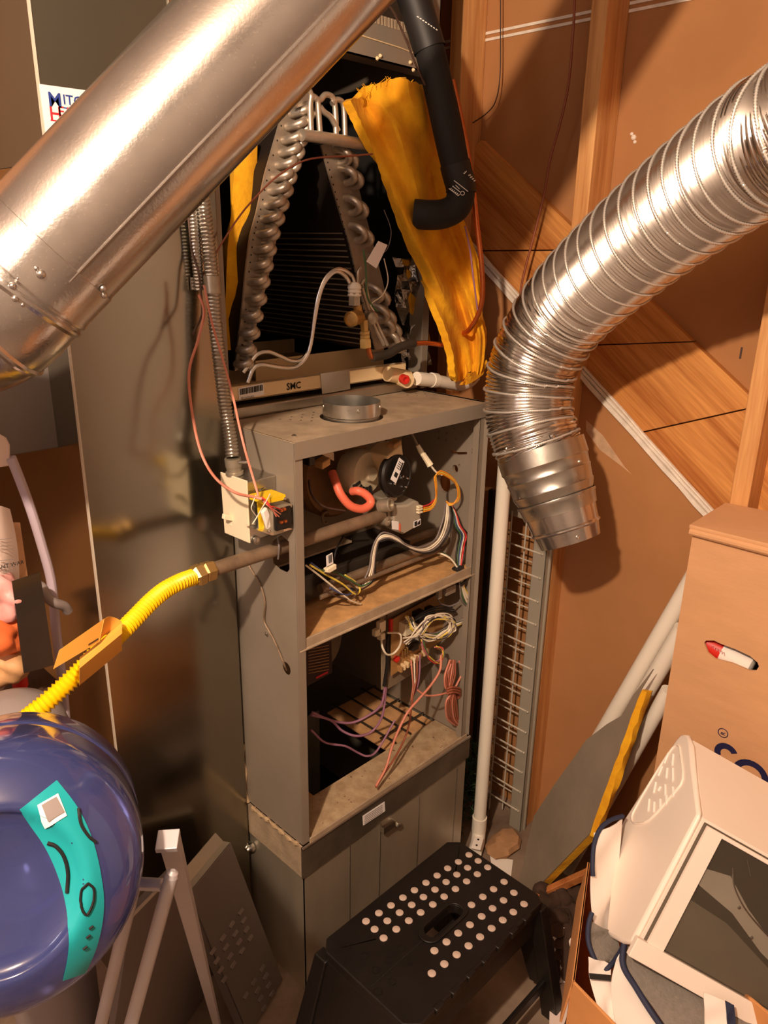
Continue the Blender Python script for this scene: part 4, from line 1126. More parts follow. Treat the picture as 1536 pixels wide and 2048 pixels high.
# lower harness: bundle curving to the board
for k, (du, m) in enumerate(((0, 'wire_white'), (5, 'wire_white'), (-5, 'wire_green'), (9, 'wire_white'), (-9, 'wire_grey'), (13, 'wire_yellow'))):
    fw_('wire', [(922+du*0.4, 1160, 1.005), (924+du*0.4, 1178, 1.005), (932+du, 1200, 1.005), (941+du*0.5, 1218, 1.008), (936+du*0.5, 1235, 1.01), (920+du*0.3, 1244+du*0.2, 1.02), (905, 1250+du*0.5, 1.03), (890, 1262+du*0.6, 1.035), (868, 1272+du*0.6, 1.04), (845, 1266+du*0.5, 1.045), (820, 1244+du, 1.05)], W2 if k < 2 else W1, m)
random.seed(21)
for k in range(14):
    m = ('wire_white', 'wire_white', 'wire_yellow', 'wire_white', 'wire_grey', 'wire_white', 'wire_black')[k % 7]
    j = lambda s=7: random.uniform(-s, s)
    fw_('wire', [(812+j(6), 1282+j(), 1.05), (838+j(), 1262+j(), 1.035), (858+j(), 1240+j(), 1.03), (882+j(), 1232+j(), 1.025), (902+j(), 1238+j(), 1.025), (906+j(), 1252+j(), 1.025), (890+j(), 1268+j(), 1.03), (862+j(), 1276+j(), 1.035), (836+j(), 1264+j(), 1.04), (818+j(8), 1238+j(8), 1.055)], W1, m)
for k in range(6):
    m = ('wire_pink', 'wire_yellow', 'wire_red', 'wire_green', 'wire_purple', 'wire_brown')[k]
    j = lambda s=3: random.uniform(-s, s)
    fw_('wire', [(845+j(), 1280+j(), 1.04), (850+j(), 1300+j(), 1.035), (862+j(), 1318+j(), 1.03), (876+j(), 1324+j(), 1.03), (886+j(), 1312+j(), 1.03), (884+j(), 1298+j(), 1.035), (872+j(), 1294+j(), 1.04)], W1, m)
for k in range(3):
    fw_('wire', [(905+k*3, 1215+k*4, 1.03), (880, 1212+k*5, 1.035), (850, 1222+k*4, 1.04), (830, 1235+k*3, 1.05)], W1, 'wire_black')
fw_('wire', [(876, 1200, 1.04), (884, 1208, 1.035), (900, 1212, 1.03), (918, 1205, 1.02)], W1, 'wire_grey')
fw_('plug_wire', [(762, 1276, 1.08), (765, 1295, 1.07), (774, 1309, 1.065), (788, 1306, 1.065), (800, 1290, 1.06), (802, 1272, 1.06), (795, 1266, 1.065), (775, 1266, 1.07)], W2, 'wire_white')
fw_('sleeved_cable', [(776, 1270, 1.09), (774, 1300, 1.09), (774, 1330, 1.09), (768, 1372, 1.09)], 0.004, 'wire_black')
# pink thermostat cable, down and over the tray
fw_('thermostat_wire', [(882, 1310, 1.03), (880, 1340, 1.02), (862, 1370, 1.02), (836, 1400, 1.02), (815, 1425, 1.02), (795, 1465, 1.02), (782, 1500, 1.02), (772, 1535, 1.01), (752, 1572, 1.0)], 0.0030, 'wire_pink', 8)
fw_('thermostat_wire', [(830, 1335, 1.06), (832, 1360, 1.05), (826, 1390, 1.04), (822, 1420, 1.04), (818, 1450, 1.04), (808, 1480, 1.04), (790, 1515, 1.02), (770, 1545, 1.01), (752, 1575, 0.999)], 0.0024, 'wire_brown', 8)
for k in range(4):
    fw_('board_lead', [(822+k*6, 1320-k*4, 1.06), (824+k*5, 1345, 1.05), (826+k*3, 1372, 1.05), (822, 1400, 1.05)], W1, ('wire_pink', 'wire_white', 'wire_brown', 'wire_purple')[k])
# coiled bundle tied on the right panel
for k in range(6):
    o = k*4-10
    fw_('bundle_loop', [(905+o*0.5, 1320, 1.02), (900+o, 1350, 1.01), (897+o*0.6, 1375, 1.008), (905+o*0.3, 1385, 1.006), (902+o, 1405, 1.006), (905+o*1.1, 1435, 1.01), (914+o*0.7, 1448, 1.012), (922+o*0.5, 1452, 1.015)], 0.0026, 'wire_brown' if k % 3 else 'wire_pink', 7)
wire('bundle_loop', pxy([(918, 1322, 1.02), (926, 1340, 1.012), (918, 1360, 1.01), (906, 1378, 1.008), (896, 1350, 1.01), (902, 1328, 1.015)]), 0.0026, 'wire_pink', fur)
for k in range(3):
    wire('bundle_tie', pxy([(893, 1378+k*5, 1.004), (905, 1374+k*5, 0.999), (920, 1378+k*5, 1.002), (916, 1388+k*4, 1.012), (898, 1386+k*5, 1.012)]), 0.0028, 'wire_brown', fur)
wire('tie_end', pxy([(893, 1386, 1.005), (870, 1391, 1.01), (850, 1390, 1.02), (835, 1380, 1.03)]), 0.0024, 'wire_pink', fur)
# purple leads across the dark bay
fw_('motor_lead', [(770, 1375, 1.08), (762, 1410, 1.08), (735, 1432, 1.10), (700, 1446, 1.12), (660, 1440, 1.13), (625, 1425, 1.12)], 0.0030, 'wire_purple', 8)
fw_('motor_lead', [(772, 1375, 1.08), (765, 1430, 1.08), (745, 1462, 1.09), (715, 1472, 1.10), (685, 1462, 1.12), (660, 1440, 1.13), (622, 1430, 1.12)], 0.0030, 'wire_purple', 8)
fw_('motor_lead', [(622, 1460, 1.12), (650, 1485, 1.11), (690, 1492, 1.10), (715, 1505, 1.10), (735, 1512, 1.09), (755, 1500, 1.09), (790, 1440, 1.09)], 0.0026, 'wire_purple', 8)

# ================================================================ gas pipe, fittings, yellow connector and paper tag
gp = thing('gas_pipe', P(480, 1140, y=GY), 'dull iron gas pipe entering the furnace side through a knockout', 'pipe')
gx0 = P(428, 1148, y=GY)
MB().tube([V(gx0.x, GY, gz), V(P(768, 1040, y=GY).x-0.006, GY, gz)], 0.0128, 18).build('iron_pipe', 'gas_pipe', gp, smooth=50)
wire('drip_wire', [P(555, 1075, x=0.79), P(558, 1095, x=0.786), P(556, 1118, x=0.79)], 0.0018, 'wire_grey', gp)
hs = thing('gas_connector', P(75, 1415, d=0.98), 'yellow corrugated gas hose with brass nuts hanging off the iron gas pipe', 'hose')
a0 = V(gx0.x-0.001, GY, gz)
MB().lathe(a0, (-1, 0, 0), [(0.0165, 0), (0.0185, 0.003), (0.0185, 0.017), (0.0155, 0.020)], 6).build('hex_nut', 'brass', hs, smooth=20)
MB().lathe(a0+V(-0.019, 0, 0), (-1, 0, -0.12), [(0.0155, 0), (0.0195, 0.003), (0.0195, 0.015), (0.0155, 0.022)], 6).build('hex_nut', 'brass', hs, smooth=20)
hpts = [a0+V(-0.036, 0, -0.002), P(362, 1163, y=1.03), P(330, 1180, y=1.02), P(300, 1205, y=1.005), P(268, 1238, y=0.99), P(236, 1270, y=0.975), P(200, 1302, y=0.96), P(160, 1342, y=0.955), P(120, 1380, y=0.955), P(80, 1416, y=0.96), P(30, 1455, y=0.975), P(-40, 1500, y=0.99)]
hq, hl = resample(smooth_path(hpts, 8), 0.0016)
MB().tube(hq, [0.0124+0.0019*math.cos(2*PI*i/4) for i in range(len(hq))], 16).build('corrugated_hose', 'yellow_hose', hs, smooth=80)
tg_ = thing('paper_tag', P(107, 1337, y=0.93), 'orange paper warning tag folded around the yellow gas hose', 'tag')
leaf = [P(107, 1338, y=0.905), P(119, 1300, y=0.915), P(208, 1238, y=0.945), P(198, 1284, y=0.935)]
rows = [[leaf[0].lerp(leaf[3], i/8), leaf[1].lerp(leaf[2], i/8)] for i in range(9)]
MB().sheet(rows, 0.0004).build('leaf', 'tag_paper', tg_)
top_c = [P(208, 1238, y=0.945), P(218, 1233, y=0.955), P(232, 1236, y=0.962), P(243, 1243, y=0.962)]
bot_c = [P(198, 1284, y=0.935), P(204, 1275, y=0.95), P(214, 1270, y=0.955), P(225, 1290, y=0.952)]
t1, b1 = smooth_path(top_c, 5), smooth_path(bot_c, 5)
MB().sheet([[a, b] for a, b in zip(t1, b1)], 0.0004).build('folded_loop', 'tag_paper', tg_)
rows = []
for i in range(9):
    t = i/8
    rows.append([P(244-t*85+0*k, 1245+t*70+k*14-6*math.sin(PI*k/4), y=0.962-0.03*t-0.018*math.sin(PI*k/4)) for k in range(5)])
MB().sheet(rows, 0.0004).build('rear_leaf', 'tag_paper', tg_)
lf = MB().prism([[leaf[0].lerp(leaf[3], 0.72).lerp(leaf[1].lerp(leaf[2], 0.72), f) - V(0, 0.0008, 0) for f in (0.18, 0.24)] + [leaf[0].lerp(leaf[3], 0.95).lerp(leaf[1].lerp(leaf[2], 0.95), f) - V(0, 0.0008, 0) for f in (0.24, 0.18)]], (0, -0.0002, 0)).build('print_line', 'wire_dark', tg_, smooth=0)

# ================================================================ switch box with transformer on the furnace side
SX = 0.735
sb = thing('switch_box', V(0.768, 1.085, 1.09), 'cream-covered electrical switch box on the furnace side', 'switch box')
MB().box((SX+0.002, 1.048, 1.097), (FX0-0.0005, 1.124, 1.208)).build('steel_box', 'galvanized', sb, smooth=0, bevel=0.002)
MB().prism([px([(440, 944), (493, 962), (499, 1087), (449, 1066)], x=SX)], (0.003, 0, 0)).build('cover_plate', 'cream_plastic', sb, smooth=0, bevel=0.0012)
tc_ = P(461, 1030, x=SX)
MB().obox(tc_+V(-0.008, -0.002, -0.002), V(0.009, 0, -0.004), V(0, 0.004, 0), V(0.001, 0, 0.0045)).build('toggle', 'cream_plastic', sb, bevel=0.001)
MB().lathe(P(462, 1050, x=SX), (-1, 0, 0), [(0.002, 0), (0.002, 0.001)], 8).build('cover_screw', 'cream_plastic', sb)
MB().lathe(P(529, 985, y=1.047), (0, -1, 0), [(0.009, 0), (0.009, 0.0008), (0.0075, 0.0009)], 18).build('knockout', 'galvanized', sb)
MB().lathe(P(512, 1080, y=1.047), (0, -1, 0), [(0.008, 0), (0.008, 0.004), (0.005, 0.006)], 14).build('box_lug', 'galvanized', sb)
MB().lathe(P(515, 962, z=1.2085), (0, 0, 1), [(0.003, 0), (0.003, 0.001)], 8).build('box_screw', 'bright_metal', sb)
# conduit connector on top
ck = P(469, 940, y=1.10)
MB().lathe(V(ck.x, 1.10, 1.2085), (-0.08, 0.02, 1), [(0.016, 0), (0.016, 0.005), (0.013, 0.006), (0.0135, 0.014), (0.0145, 0.015), (0.0145, 0.030)], 20).build('conduit_connector', 'cast_metal', sb)
MB().tube([P(478, 925, y=1.085), P(497, 924, y=1.07)], 0.0028, 8).build('connector_screw', 'bright_metal', sb)
tr = thing('transformer', P(550, 1065, y=1.02), 'small black transformer in a yellow bracket on the switch box', 'transformer')
MB().obox(P(557, 1033, y=1.010), V(0.0175, 0, 0), V(0, 0.016, 0), V(0, 0, 0.020)).build('coil_block', 'black_plastic', tr, bevel=0.003)
MB().obox(P(541, 1036, y=1.022), V(0.012, 0, 0), V(0, 0.022, 0), V(0, 0, 0.024)).build('core', 'cast_metal', tr, bevel=0.001)
MB().obox(P(556, 1010, y=1.018), V(0.016, 0, 0), V(0, 0.020, 0), V(0, 0, 0.003)).build('core_top', 'cast_metal', tr, bevel=0.001)
MB().prism([px([(516, 1003), (527, 998), (534, 1066), (521, 1061)], y=1.026)], (0, 0.004, 0)).build('yellow_plate', 'yellow_paint', tr, smooth=0)
MB().prism([px([(527, 999), (571, 989), (571, 999), (527, 1009)], y=1.000)], (0, 0.040, 0)).build('yellow_top', 'yellow_paint', tr, smooth=0)
MB().prism([px([(519, 1062), (545, 1071), (585, 1058), (578, 1056), (540, 1066)], y=1.00)], (0, 0.045, 0)).build('base_plate', 'bright_metal', tr, smooth=0)
MB().obox(P(533, 1036, y=1.012), V(0.006, 0, 0.004), V(0, 0.004, 0), V(-0.006, 0, 0.018)).build('wire_nut_sleeve', 'paper_white', tr, bevel=0.003)
for u, v in ((538, 1063), (569, 997)):
    MB().lathe(P(u, v, y=1.0), (0, -1, 0), [(0.003, 0), (0.003, 0.002), (0.0015, 0.003)], 8).build('screw', 'bright_metal', tr)
for u, v in ((562, 1021), (568, 1018), (562, 1044), (570, 1042)):
    MB().obox(P(u, v, y=0.992), V(0.0025, 0, 0), V(0, 0.003, 0), V(0, 0, 0.002)).build('terminal', 'copper', tr)
random.seed(5)
for k in range(7):
    j = lambda s=3: random.uniform(-s, s)
    wire('lead', pxy([(522+j(2), 996+j(), 1.00), (532+j(), 1004+j(), 0.99), (538+j(), 1012+j(), 0.985), (545+j(), 1016+j(), 0.985), (556+j(6), 1026+j(8), 0.988)]), 0.0010, 'wire_red' if k % 3 else 'wire_pink', tr)
wire('white_lead', pxy([(540, 988, 1.0), (534, 1000, 0.99), (524, 1016, 0.985), (514, 1034, 0.98), (505, 1048, 0.98)]), 0.0010, 'wire_white', tr)
wire('white_lead', pxy([(512, 990, 1.0), (506, 1005, 0.995), (503, 1018, 0.995), (514, 1034, 1.0)]), 0.0009, 'wire_white', tr)

# ================================================================ flexible steel conduits
def conduit(nm, pts_, r, pitch, label):
    q_, l_ = resample(smooth_path(pts_, 8), pitch/3)
    t_ = thing(nm, pts_[-1], label, 'conduit')
    MB().tube(q_, [r+r*0.10*(1, 0.2, -1)[i % 3] for i in range(len(q_))], 14).build('steel_armour', 'galvanized', t_, smooth=70)
    return t_
c1 = conduit('steel_conduit', [P(398, 340, y=1.155), P(408, 420, y=1.155), P(418, 500, y=1.152), P(425, 570, y=1.148), P(430, 640, y=1.143), P(440, 730, y=1.135), P(450, 810, y=1.122), P(460, 870, y=1.11), V(ck.x-0.003, 1.10, 1.241)], 0.0112, 0.0062, 'flexible steel conduit running down the duct edge into the switch box')
MB().tube([P(424, 553, y=1.149), P(426, 588, y=1.146)], 0.0145, 12).build('coupling', 'cast_metal', c1)
c2 = conduit('steel_conduit', [P(378, 350, y=1.166), P(386, 430, y=1.166), P(392, 500, y=1.166), P(396, 545, y=1.167), P(399, 580, y=1.168)], 0.0085, 0.0055, 'short steel conduit end hugging the duct face below the vent pipe')
MB().obox(P(396, 567, y=1.176), V(0.014, 0, 0), V(0, 0.002, 0), V(0, 0, 0.010)).build('strap', 'galvanized', c2)
for nm, pts_, m, r, lb_ in (
    ('control_cable', [(398, 590, 1.13), (408, 625, 1.12), (396, 680, 1.12), (378, 745, 1.11), (385, 830, 1.09), (402, 905, 1.07), (430, 955, 1.04), (470, 985, 1.01), (508, 994, 1.0), (524, 998, 0.99)], 'wire_pink', 0.0026, 'pink control cable looping below the duct face to the transformer'),
    ('control_cable', [(408, 570, 1.12), (425, 650, 1.11), (446, 720, 1.10), (465, 790, 1.08), (478, 850, 1.05), (490, 900, 1.03), (503, 945, 1.02), (517, 992, 1.0)], 'wire_pink', 0.0022, 'pink control cable passing in front of the steel conduit to the transformer'),
    ('control_cable', [(374, 400, 1.165), (384, 500, 1.165), (397, 545, 1.15), (404, 610, 1.14), (402, 635, 1.135), (385, 670, 1.13)], 'wire_dark', 0.0022, 'dark cable tucked against the steel conduits below the vent pipe')):
    tag(wire(nm, pxy(pts_), r, m, None), lb_, 'cable')
tag(wire('door_cable', [P(492, 1110, x=0.797), P(500, 1135, x=0.797), P(520, 1168, x=0.796), P(530, 1205, x=0.796), P(528, 1240, x=0.796), P(540, 1265, x=0.796), P(555, 1295, x=0.797), P(568, 1328, x=0.798), P(573, 1340, x=0.806)], 0.0020, 'gas_pipe', None), 'thin grey cable running down the furnace side into the oval hole', 'cable')
MB().lathe(P(535, 1267, x=FX0), (-1, 0, 0), [(0.005, 0), (0.005, 0.003), (0.002, 0.005)], 8).build('screw', 'bright_metal', fur)

# ================================================================ vertical PVC drain pipe
pf_ = P(957, 1668, z=0.03)
pv = thing('drain_pipe', V(pf_.x, pf_.y, 0), 'upright white plastic drain pipe beside the furnace', 'pipe')
MB().tube([V(pf_.x, pf_.y, 0.055), V(pf_.x+0.004, pf_.y+0.004, 1.20)], 0.0172, 20).build('pipe', 'white_pvc', pv, smooth=50)
MB().tube([V(pf_.x, pf_.y, 0.045), V(pf_.x, pf_.y, 0.09)], 0.0205, 20).build('elbow_hub', 'white_pvc', pv, smooth=50)
MB().tube(smooth_path([V(pf_.x, pf_.y, 0.06), V(pf_.x-0.004, pf_.y-0.003, 0.035), V(pf_.x-0.022, pf_.y-0.014, 0.022), V(pf_.x-0.055, pf_.y-0.03, 0.022)], 5), 0.0195, 18).build('elbow', 'white_pvc', pv, smooth=50)
MB().obox(V(pf_.x-0.045, pf_.y-0.03, 0.046), V(0.02, 0.01, 0), V(-0.006, 0.012, 0), V(0, 0, 0.003)).build('pipe_strap', 'paper_white', pv, bevel=0.002)
for k in (-1, 1):
    MB().lathe(V(pf_.x-0.045+k*0.010, pf_.y-0.03+k*0.005, 0.049), (0, 0, 1), [(0.003, 0), (0.003, 0.001)], 8).build('strap_hole', 'inner_black', pv)

# ================================================================ wire rack leaning in front of the wall
RX = 1.578
rk = thing('wire_rack', V(RX, 1.02, 0), 'narrow grey wire rack standing against the wall under the flexible duct', 'rack')
MB().box((RX-0.012, 0.950, 0.0), (RX-0.0095, 0.990, 0.99)).box((RX-0.012, 0.950, 0.0), (RX+0.020, 0.953, 0.99)).box((RX-0.012, 0.988, 0.0), (RX+0.012, 0.990, 0.99)).build('rack_post', 'rack_paint', rk, smooth=0, bevel=0.0008)
MB().tube([V(RX+0.004, 0.948, 0), V(RX+0.004, 0.948, 0.99)], 0.004, 8).build('post_rod', 'rack_paint', rk)
MB().box((RX+0.0, 1.135, 0.0), (RX+0.012, 1.150, 0.99)).build('rack_post', 'dark_metal', rk, smooth=0)
MB().box((RX-0.010, 0.955, 0.94), (RX+0.02, 1.10, 0.985)).build('top_plate', 'rack_paint', rk, smooth=0, bevel=0.004)
nr = 14
for i in range(nr):
    z = 0.865-i*0.0665
    if z < 0.01: break
    if i == 0:
        r0 = MB().tube([V(RX-0.013, 0.962, z), V(RX-0.013, 1.105, z+0.003)], 0.0024, 6).build('rung', 'rung_grey', rk)
        r1 = MB().tube([V(RX+0.020, 0.990, z+0.020), V(RX+0.020, 1.112, z+0.022)], 0.0020, 6).build('rung', 'rung_grey', rk)
        r2 = MB().lathe(V(RX-0.013, 0.962, z), (-1, 0, 0), [(0.004, -0.002), (0.004, 0.002), (0.002, 0.004)], 8).build('rung_weld', 'rack_paint', rk)
    else:
        for o in (r0, r1, r2): clone(o, rk, wpos(o)+V(0, 0, -i*0.0665))
for y_, x_ in ((1.064, -0.010), (1.036, 0.018)):
    MB().tube([V(RX+x_, y_, 0.01), V(RX+x_, y_, 0.955)], 0.0023, 6).build('upright_wire', 'rung_grey', rk)

# ================================================================ green garland, stone, paper behind the stool
gl = thing('garland', V(1.47, 1.14, 0), 'dark green tinsel garland stuffed behind the drain pipe', 'garland')
random.seed(4)
MB().tube(smooth_path([V(1.40, 1.10, 0.02), V(1.42, 1.13, 0.25), V(1.46, 1.11, 0.34), V(1.50, 1.10, 0.20), V(1.51, 1.07, 0.03)], 6), 0.006, 6).build('garland_stem', 'garland', gl)
nd = MB()
for i in range(900):
    t = random.random()
    c = V(1.385+0.14*t+random.uniform(-0.015, 0.02), 1.10+random.uniform(-0.05, 0.06), random.uniform(0.01, 0.36-0.25*max(0, t-0.45)))
    d_ = V(random.uniform(-1, 1), random.uniform(-1, 1), random.uniform(-0.8, 0.6)).normalized()*0.03
    s_ = d_.orthogonal().normalized()*0.0011
    e_ = c+d_+V(0, 0, -0.006)
    m_ = c+d_*0.5+V(0, 0, 0.003)
    nd.add([c-s_, c+s_, m_+s_, m_-s_, e_], [(0, 1, 2, 3), (3, 2, 4)])
tag(nd.build('needles', 'garland', gl, smooth=0), None, kind='stuff')
st_c = P(1005, 1683, z=0.02)
b_ = MB()
random.seed(9)
b_.lathe(st_c-V(0, 0, 0.02), (0, 0, 1), [(0.045, 0), (0.050, 0.012), (0.042, 0.026), (0.02, 0.032)], 9)
for v_ in b_.v:
    d_ = v_-st_c
    v_ += V(d_.x*0.25+random.uniform(-0.006, 0.006), -d_.y*0.2+random.uniform(-0.006, 0.006), random.uniform(-0.003, 0.003) if v_.z > 0.005 else 0)
tag(b_.build('stone_chunk', 'stone', None, smooth=25), 'rough tan chunk of masonry on the floor by the drain pipe', 'stone')
pw = px([(980, 1712), (1026, 1720), (1022, 1752), (985, 1745)], z=0.0008)
tag(MB().prism([pw], (0, 0, 0.0006)).build('paper_sheet', 'paper_white', None, smooth=0), 'small white sheet of paper on the floor behind the step stool', 'paper')
# ================================================================ black folding step stool
TZ = 0.33
S0, S1 = V(0.716, 0.606, TZ), V(1.122, 0.852, TZ)
so = thing('step_stool', ((S0.x+S1.x)/2, (S0.y+S1.y)/2, 0), 'black plastic folding step stool with pale grip dots', 'step stool')
x0, x1, y0, y1 = S0.x, S1.x, S0.y, S1.y
c = 0.022
outer = [V(x0+c, y0, TZ), V(x1-c*0.6, y0, TZ), V(x1, y0+c*0.8, TZ), V(x1, y1-c*1.0, TZ), V(x1-c*1.0, y1, TZ), V(x0+c, y1, TZ), V(x0, y1-c, TZ), V(x0, y0+c, TZ)]
hc = P(711, 622, z=TZ)   # placeholder, replaced below
hc = P(600+735*0.3906, 1600+622*0.3906, z=TZ)
def slot(hw, hh, n=10):
    pts_ = []
    for i in range(n+1):
        a = -PI/2+PI*i/n
        pts_.append(hc+V(hw+hh*math.cos(a), hh*math.sin(a), 0))
    for i in range(n+1):
        a = PI/2+PI*i/n
        pts_.append(hc+V(-hw+hh*math.cos(a), hh*math.sin(a), 0))
    return pts_
MB().prism([outer, slot(0.033, 0.017)], (0, 0, -0.022)).build('step_top', 'stool_black', so, smooth=0, bevel=0.003, bseg=3)
MB().prism([slot(0.040, 0.024), slot(0.033, 0.017)], (0, 0, 0.004)).build('handle_rim', 'stool_black', so, smooth=30, bevel=0.001)
MB().obox(hc+V(0, 0, -0.045), V(0.036, 0, 0), V(0, 0.004, 0), V(0, 0, 0.02)).build('handle_web', 'black_plastic', so)
# hinge seams on the top and knuckles along the edges
MB().box((x0+0.01, hc.y-0.0008, TZ-0.0002), (hc.x-0.045, hc.y+0.0008, TZ+0.0006)).build('fold_seam', 'inner_black', so, smooth=0)
MB().box((hc.x+0.045, hc.y-0.0008, TZ-0.0002), (x1-0.01, hc.y+0.0008, TZ+0.0006)).build('fold_seam', 'inner_black', so, smooth=0)
for i in range(7):
    xx = x0+0.06+i*0.045
    k = MB().box((xx, y0-0.004, TZ-0.012), (xx+0.022, y0+0.008, TZ+0.001)).build('hinge_knuckle', 'stool_black', so, bevel=0.002)
dots = [(865,282),(811,318),(912,313),(756,351),(858,348),(961,346),(702,388),(803,383),(908,381),(645,425),(748,421),(853,418),(586,463),(691,460),(796,457),(527,501),(632,498),(738,496),(466,541),(572,538),(680,536),(404,580),(510,578),(618,577),(338,622),(447,620),(557,619),(382,663),(493,663),(428,708),
        (1045,420),(991,458),(1095,476),(936,497),(1042,515),(1147,534),(878,538),(986,556),(1092,575),(930,597),(1038,616),(870,640),(981,658),(810,683),(922,702),(750,728),(863,748),(688,773),(802,793),(739,841),(675,889)]
d0 = None
for a, b in dots:
    p = P(600+a*0.3906, 1600+b*0.3906, z=TZ+0.0005)
    if d0 is None:
        d0 = MB().lathe(p, (0, 0, 1), [(0.0078, 0), (0.0078, 0.0012), (0.0068, 0.0018)], 16).build('grip_dot', 'dot_rubber', so)
        dp = wpos(d0)-p
    else:
        clone(d0, so, p+dp)
# ghost rings where dots wore off
for a, b in ((247, 745), (330, 800), (390, 870), (455, 820), (520, 760), (560, 830), (470, 930), (400, 980)):
    p = P(600+a*0.3906, 1600+b*0.3906, z=TZ+0.0004)
    MB().lathe(p, (0, 0, 1), [(0.0078, 0), (0.0078, 0.0006), (0.0068, 0.0006), (0.0068, 0)], 16, cap=False).build('worn_ring', 'black_plastic', so)
# legs: two splayed end frames
for sx_, xa, xb in ((-1, x0+0.006, x0-0.030), (1, x1-0.006, x1+0.030)):
    for yy, ye in ((y0+0.012, y0-0.035), (y1-0.012, y1+0.035)):
        MB().add([V(xa-0.012, yy-0.016, TZ-0.02), V(xa+0.012, yy-0.016, TZ-0.02), V(xa+0.012, yy+0.016, TZ-0.02), V(xa-0.012, yy+0.016, TZ-0.02),
                  V(xb-0.016, ye-0.022, 0), V(xb+0.016, ye-0.022, 0), V(xb+0.016, ye+0.022, 0), V(xb-0.016, ye+0.022, 0)],
                 [(0,1,2,3),(4,7,6,5),(0,4,5,1),(1,5,6,2),(2,6,7,3),(3,7,4,0)]).build('leg', 'stool_black', so, smooth=0, bevel=0.003)
    f = 0.18
    MB().prism([[V(xa, y0+0.02, TZ-0.02), V(xa, y1-0.02, TZ-0.02), V(xa+(xb-xa)*0.8, y1+0.01, 0.07), V(xa+(xb-xa)*0.8, y1-0.03, 0.06), V(xa+(xb-xa)*0.45, (y0+y1)/2+0.06, 0.17), V(xa+(xb-xa)*0.45, (y0+y1)/2-0.06, 0.17), V(xa+(xb-xa)*0.8, y0+0.03, 0.06), V(xa+(xb-xa)*0.8, y0-0.01, 0.07)]], (0.006*sx_, 0, 0)).build('end_panel', 'stool_black', so, smooth=0, bevel=0.002)
# fold-out side aprons and cross brace
MB().box((x0+0.03, y0+0.006, TZ-0.085), (x1-0.03, y0+0.012, TZ-0.02)).build('front_apron', 'stool_black', so, smooth=0, bevel=0.002)
MB().box((x0+0.03, y1-0.012, TZ-0.085), (x1-0.03, y1-0.006, TZ-0.02)).build('rear_apron', 'stool_black', so, smooth=0, bevel=0.002)
MB().box((x0-0.005, y0-0.02, 0.085), (x1+0.005, y0-0.010, 0.115)).build('cross_brace', 'stool_black', so, smooth=0, bevel=0.003)
MB().box((x0+0.1, y0+0.05, 0.150), (x1-0.02, y0+0.062, 0.160)).build('hinge_rod', 'bright_metal', so, smooth=0, bevel=0.002)

# ================================================================ louvred panel and flat door leaning left of the plenum
A = V(0.697, 1.105, 0.42); B = V(0.569, 1.052, 0.42)
Cc = V(0.778, 1.052, 0.012); 
ex = (B-A); dn = Cc-A
nl = ex.cross(dn).normalized()
if nl.dot(CAM-A) < 0: nl = -nl
lp_ = thing('louvred_panel', V((A.x+B.x+Cc.x)/3, (A.y+B.y+Cc.y)/3, 0), 'grey louvred furnace panel leaning by the duct and plenum', 'panel')
def LP(s, t, o=0): return A+ex*s+dn*t+nl*o
MB().prism([[LP(0, 0), LP(1.05, 0), LP(1.05, 1), LP(0, 1)]], nl*-0.002).build('panel_face', 'panel_grey', lp_, smooth=0)
MB().prism([[LP(0, 0), LP(1.05, 0), LP(1.05, 0)-nl*0.030, LP(0, 0)-nl*0.030]], dn.normalized()*0.002).build('top_flange', 'rack_paint', lp_, smooth=0)
MB().prism([[LP(0, 0, -0.018), LP(1.05, 0, -0.018), LP(1.05, -0.05, -0.030), LP(0, -0.05, -0.030)]], nl*-0.002).build('hook_flange', 'rack_paint', lp_, smooth=0)
MB().prism([[LP(1.05, 0), LP(1.05, 1), LP(1.05, 1)-nl*0.025, LP(1.05, 0)-nl*0.025]], ex.normalized()*-0.002).build('side_flange', 'panel_grey', lp_, smooth=0)
en, dnn = ex.normalized(), dn.normalized()
lou = [(828, 805), (775, 880), (845, 855), (722, 960), (795, 935), (862, 912), (662, 1040), (740, 1015), (818, 985), (885, 960), (685, 1095), (765, 1070), (835, 1035), (708, 1150), (783, 1120), (730, 1205),
       (955, 1140), (905, 1220), (975, 1188), (858, 1300), (928, 1270), (993, 1240), (945, 1318), (1013, 1290), (965, 1375)]
for a, b in lou:
    p = PP(200+a*0.3385, 1550+b*0.3385, A, nl)
    MB().obox(p+nl*0.002, en*0.0085, dnn*0.0035+nl*0.002, nl*0.0012).build('louvre', 'panel_grey', lp_, bevel=0.0012)
    MB().obox(p+nl*0.0006+dnn*0.004, en*0.0075, dnn*0.0015, nl*0.0006).build('louvre_gap', 'inner_black', lp_)
fd = thing('furnace_door', V(0.47, 0.90, 0), 'flat dark grey furnace door leaning behind the silver stand', 'panel')
dq = [P(262, 1830, d=1.12), P(345, 1745, d=1.22), P(425, 2080, d=1.42), P(230, 2130, d=1.30)]
n_ = (dq[1]-dq[0]).cross(dq[3]-dq[0]).normalized()
if n_.dot(CAM-dq[0]) < 0: n_ = -n_
o_ = dq[0]
dq = [PP(262, 1830, o_, n_), PP(345, 1745, o_, n_), PP(432, 2080, o_, n_), PP(215, 2150, o_, n_)]
# run the door down to the floor
def to_floor(a, b):
    t = a.z/(a.z-b.z)
    return a+(b-a)*t
bl, br = to_floor(dq[0], dq[3]), to_floor(dq[1], dq[2])
MB().prism([[dq[0], dq[1], br, bl]], n_*-0.012).build('door_sheet', 'panel_grey', fd, smooth=0, bevel=0.002)
MB().tube([dq[0]+n_*0.002, dq[1]+n_*0.002], 0.003, 8).build('door_fold', 'rack_paint', fd)

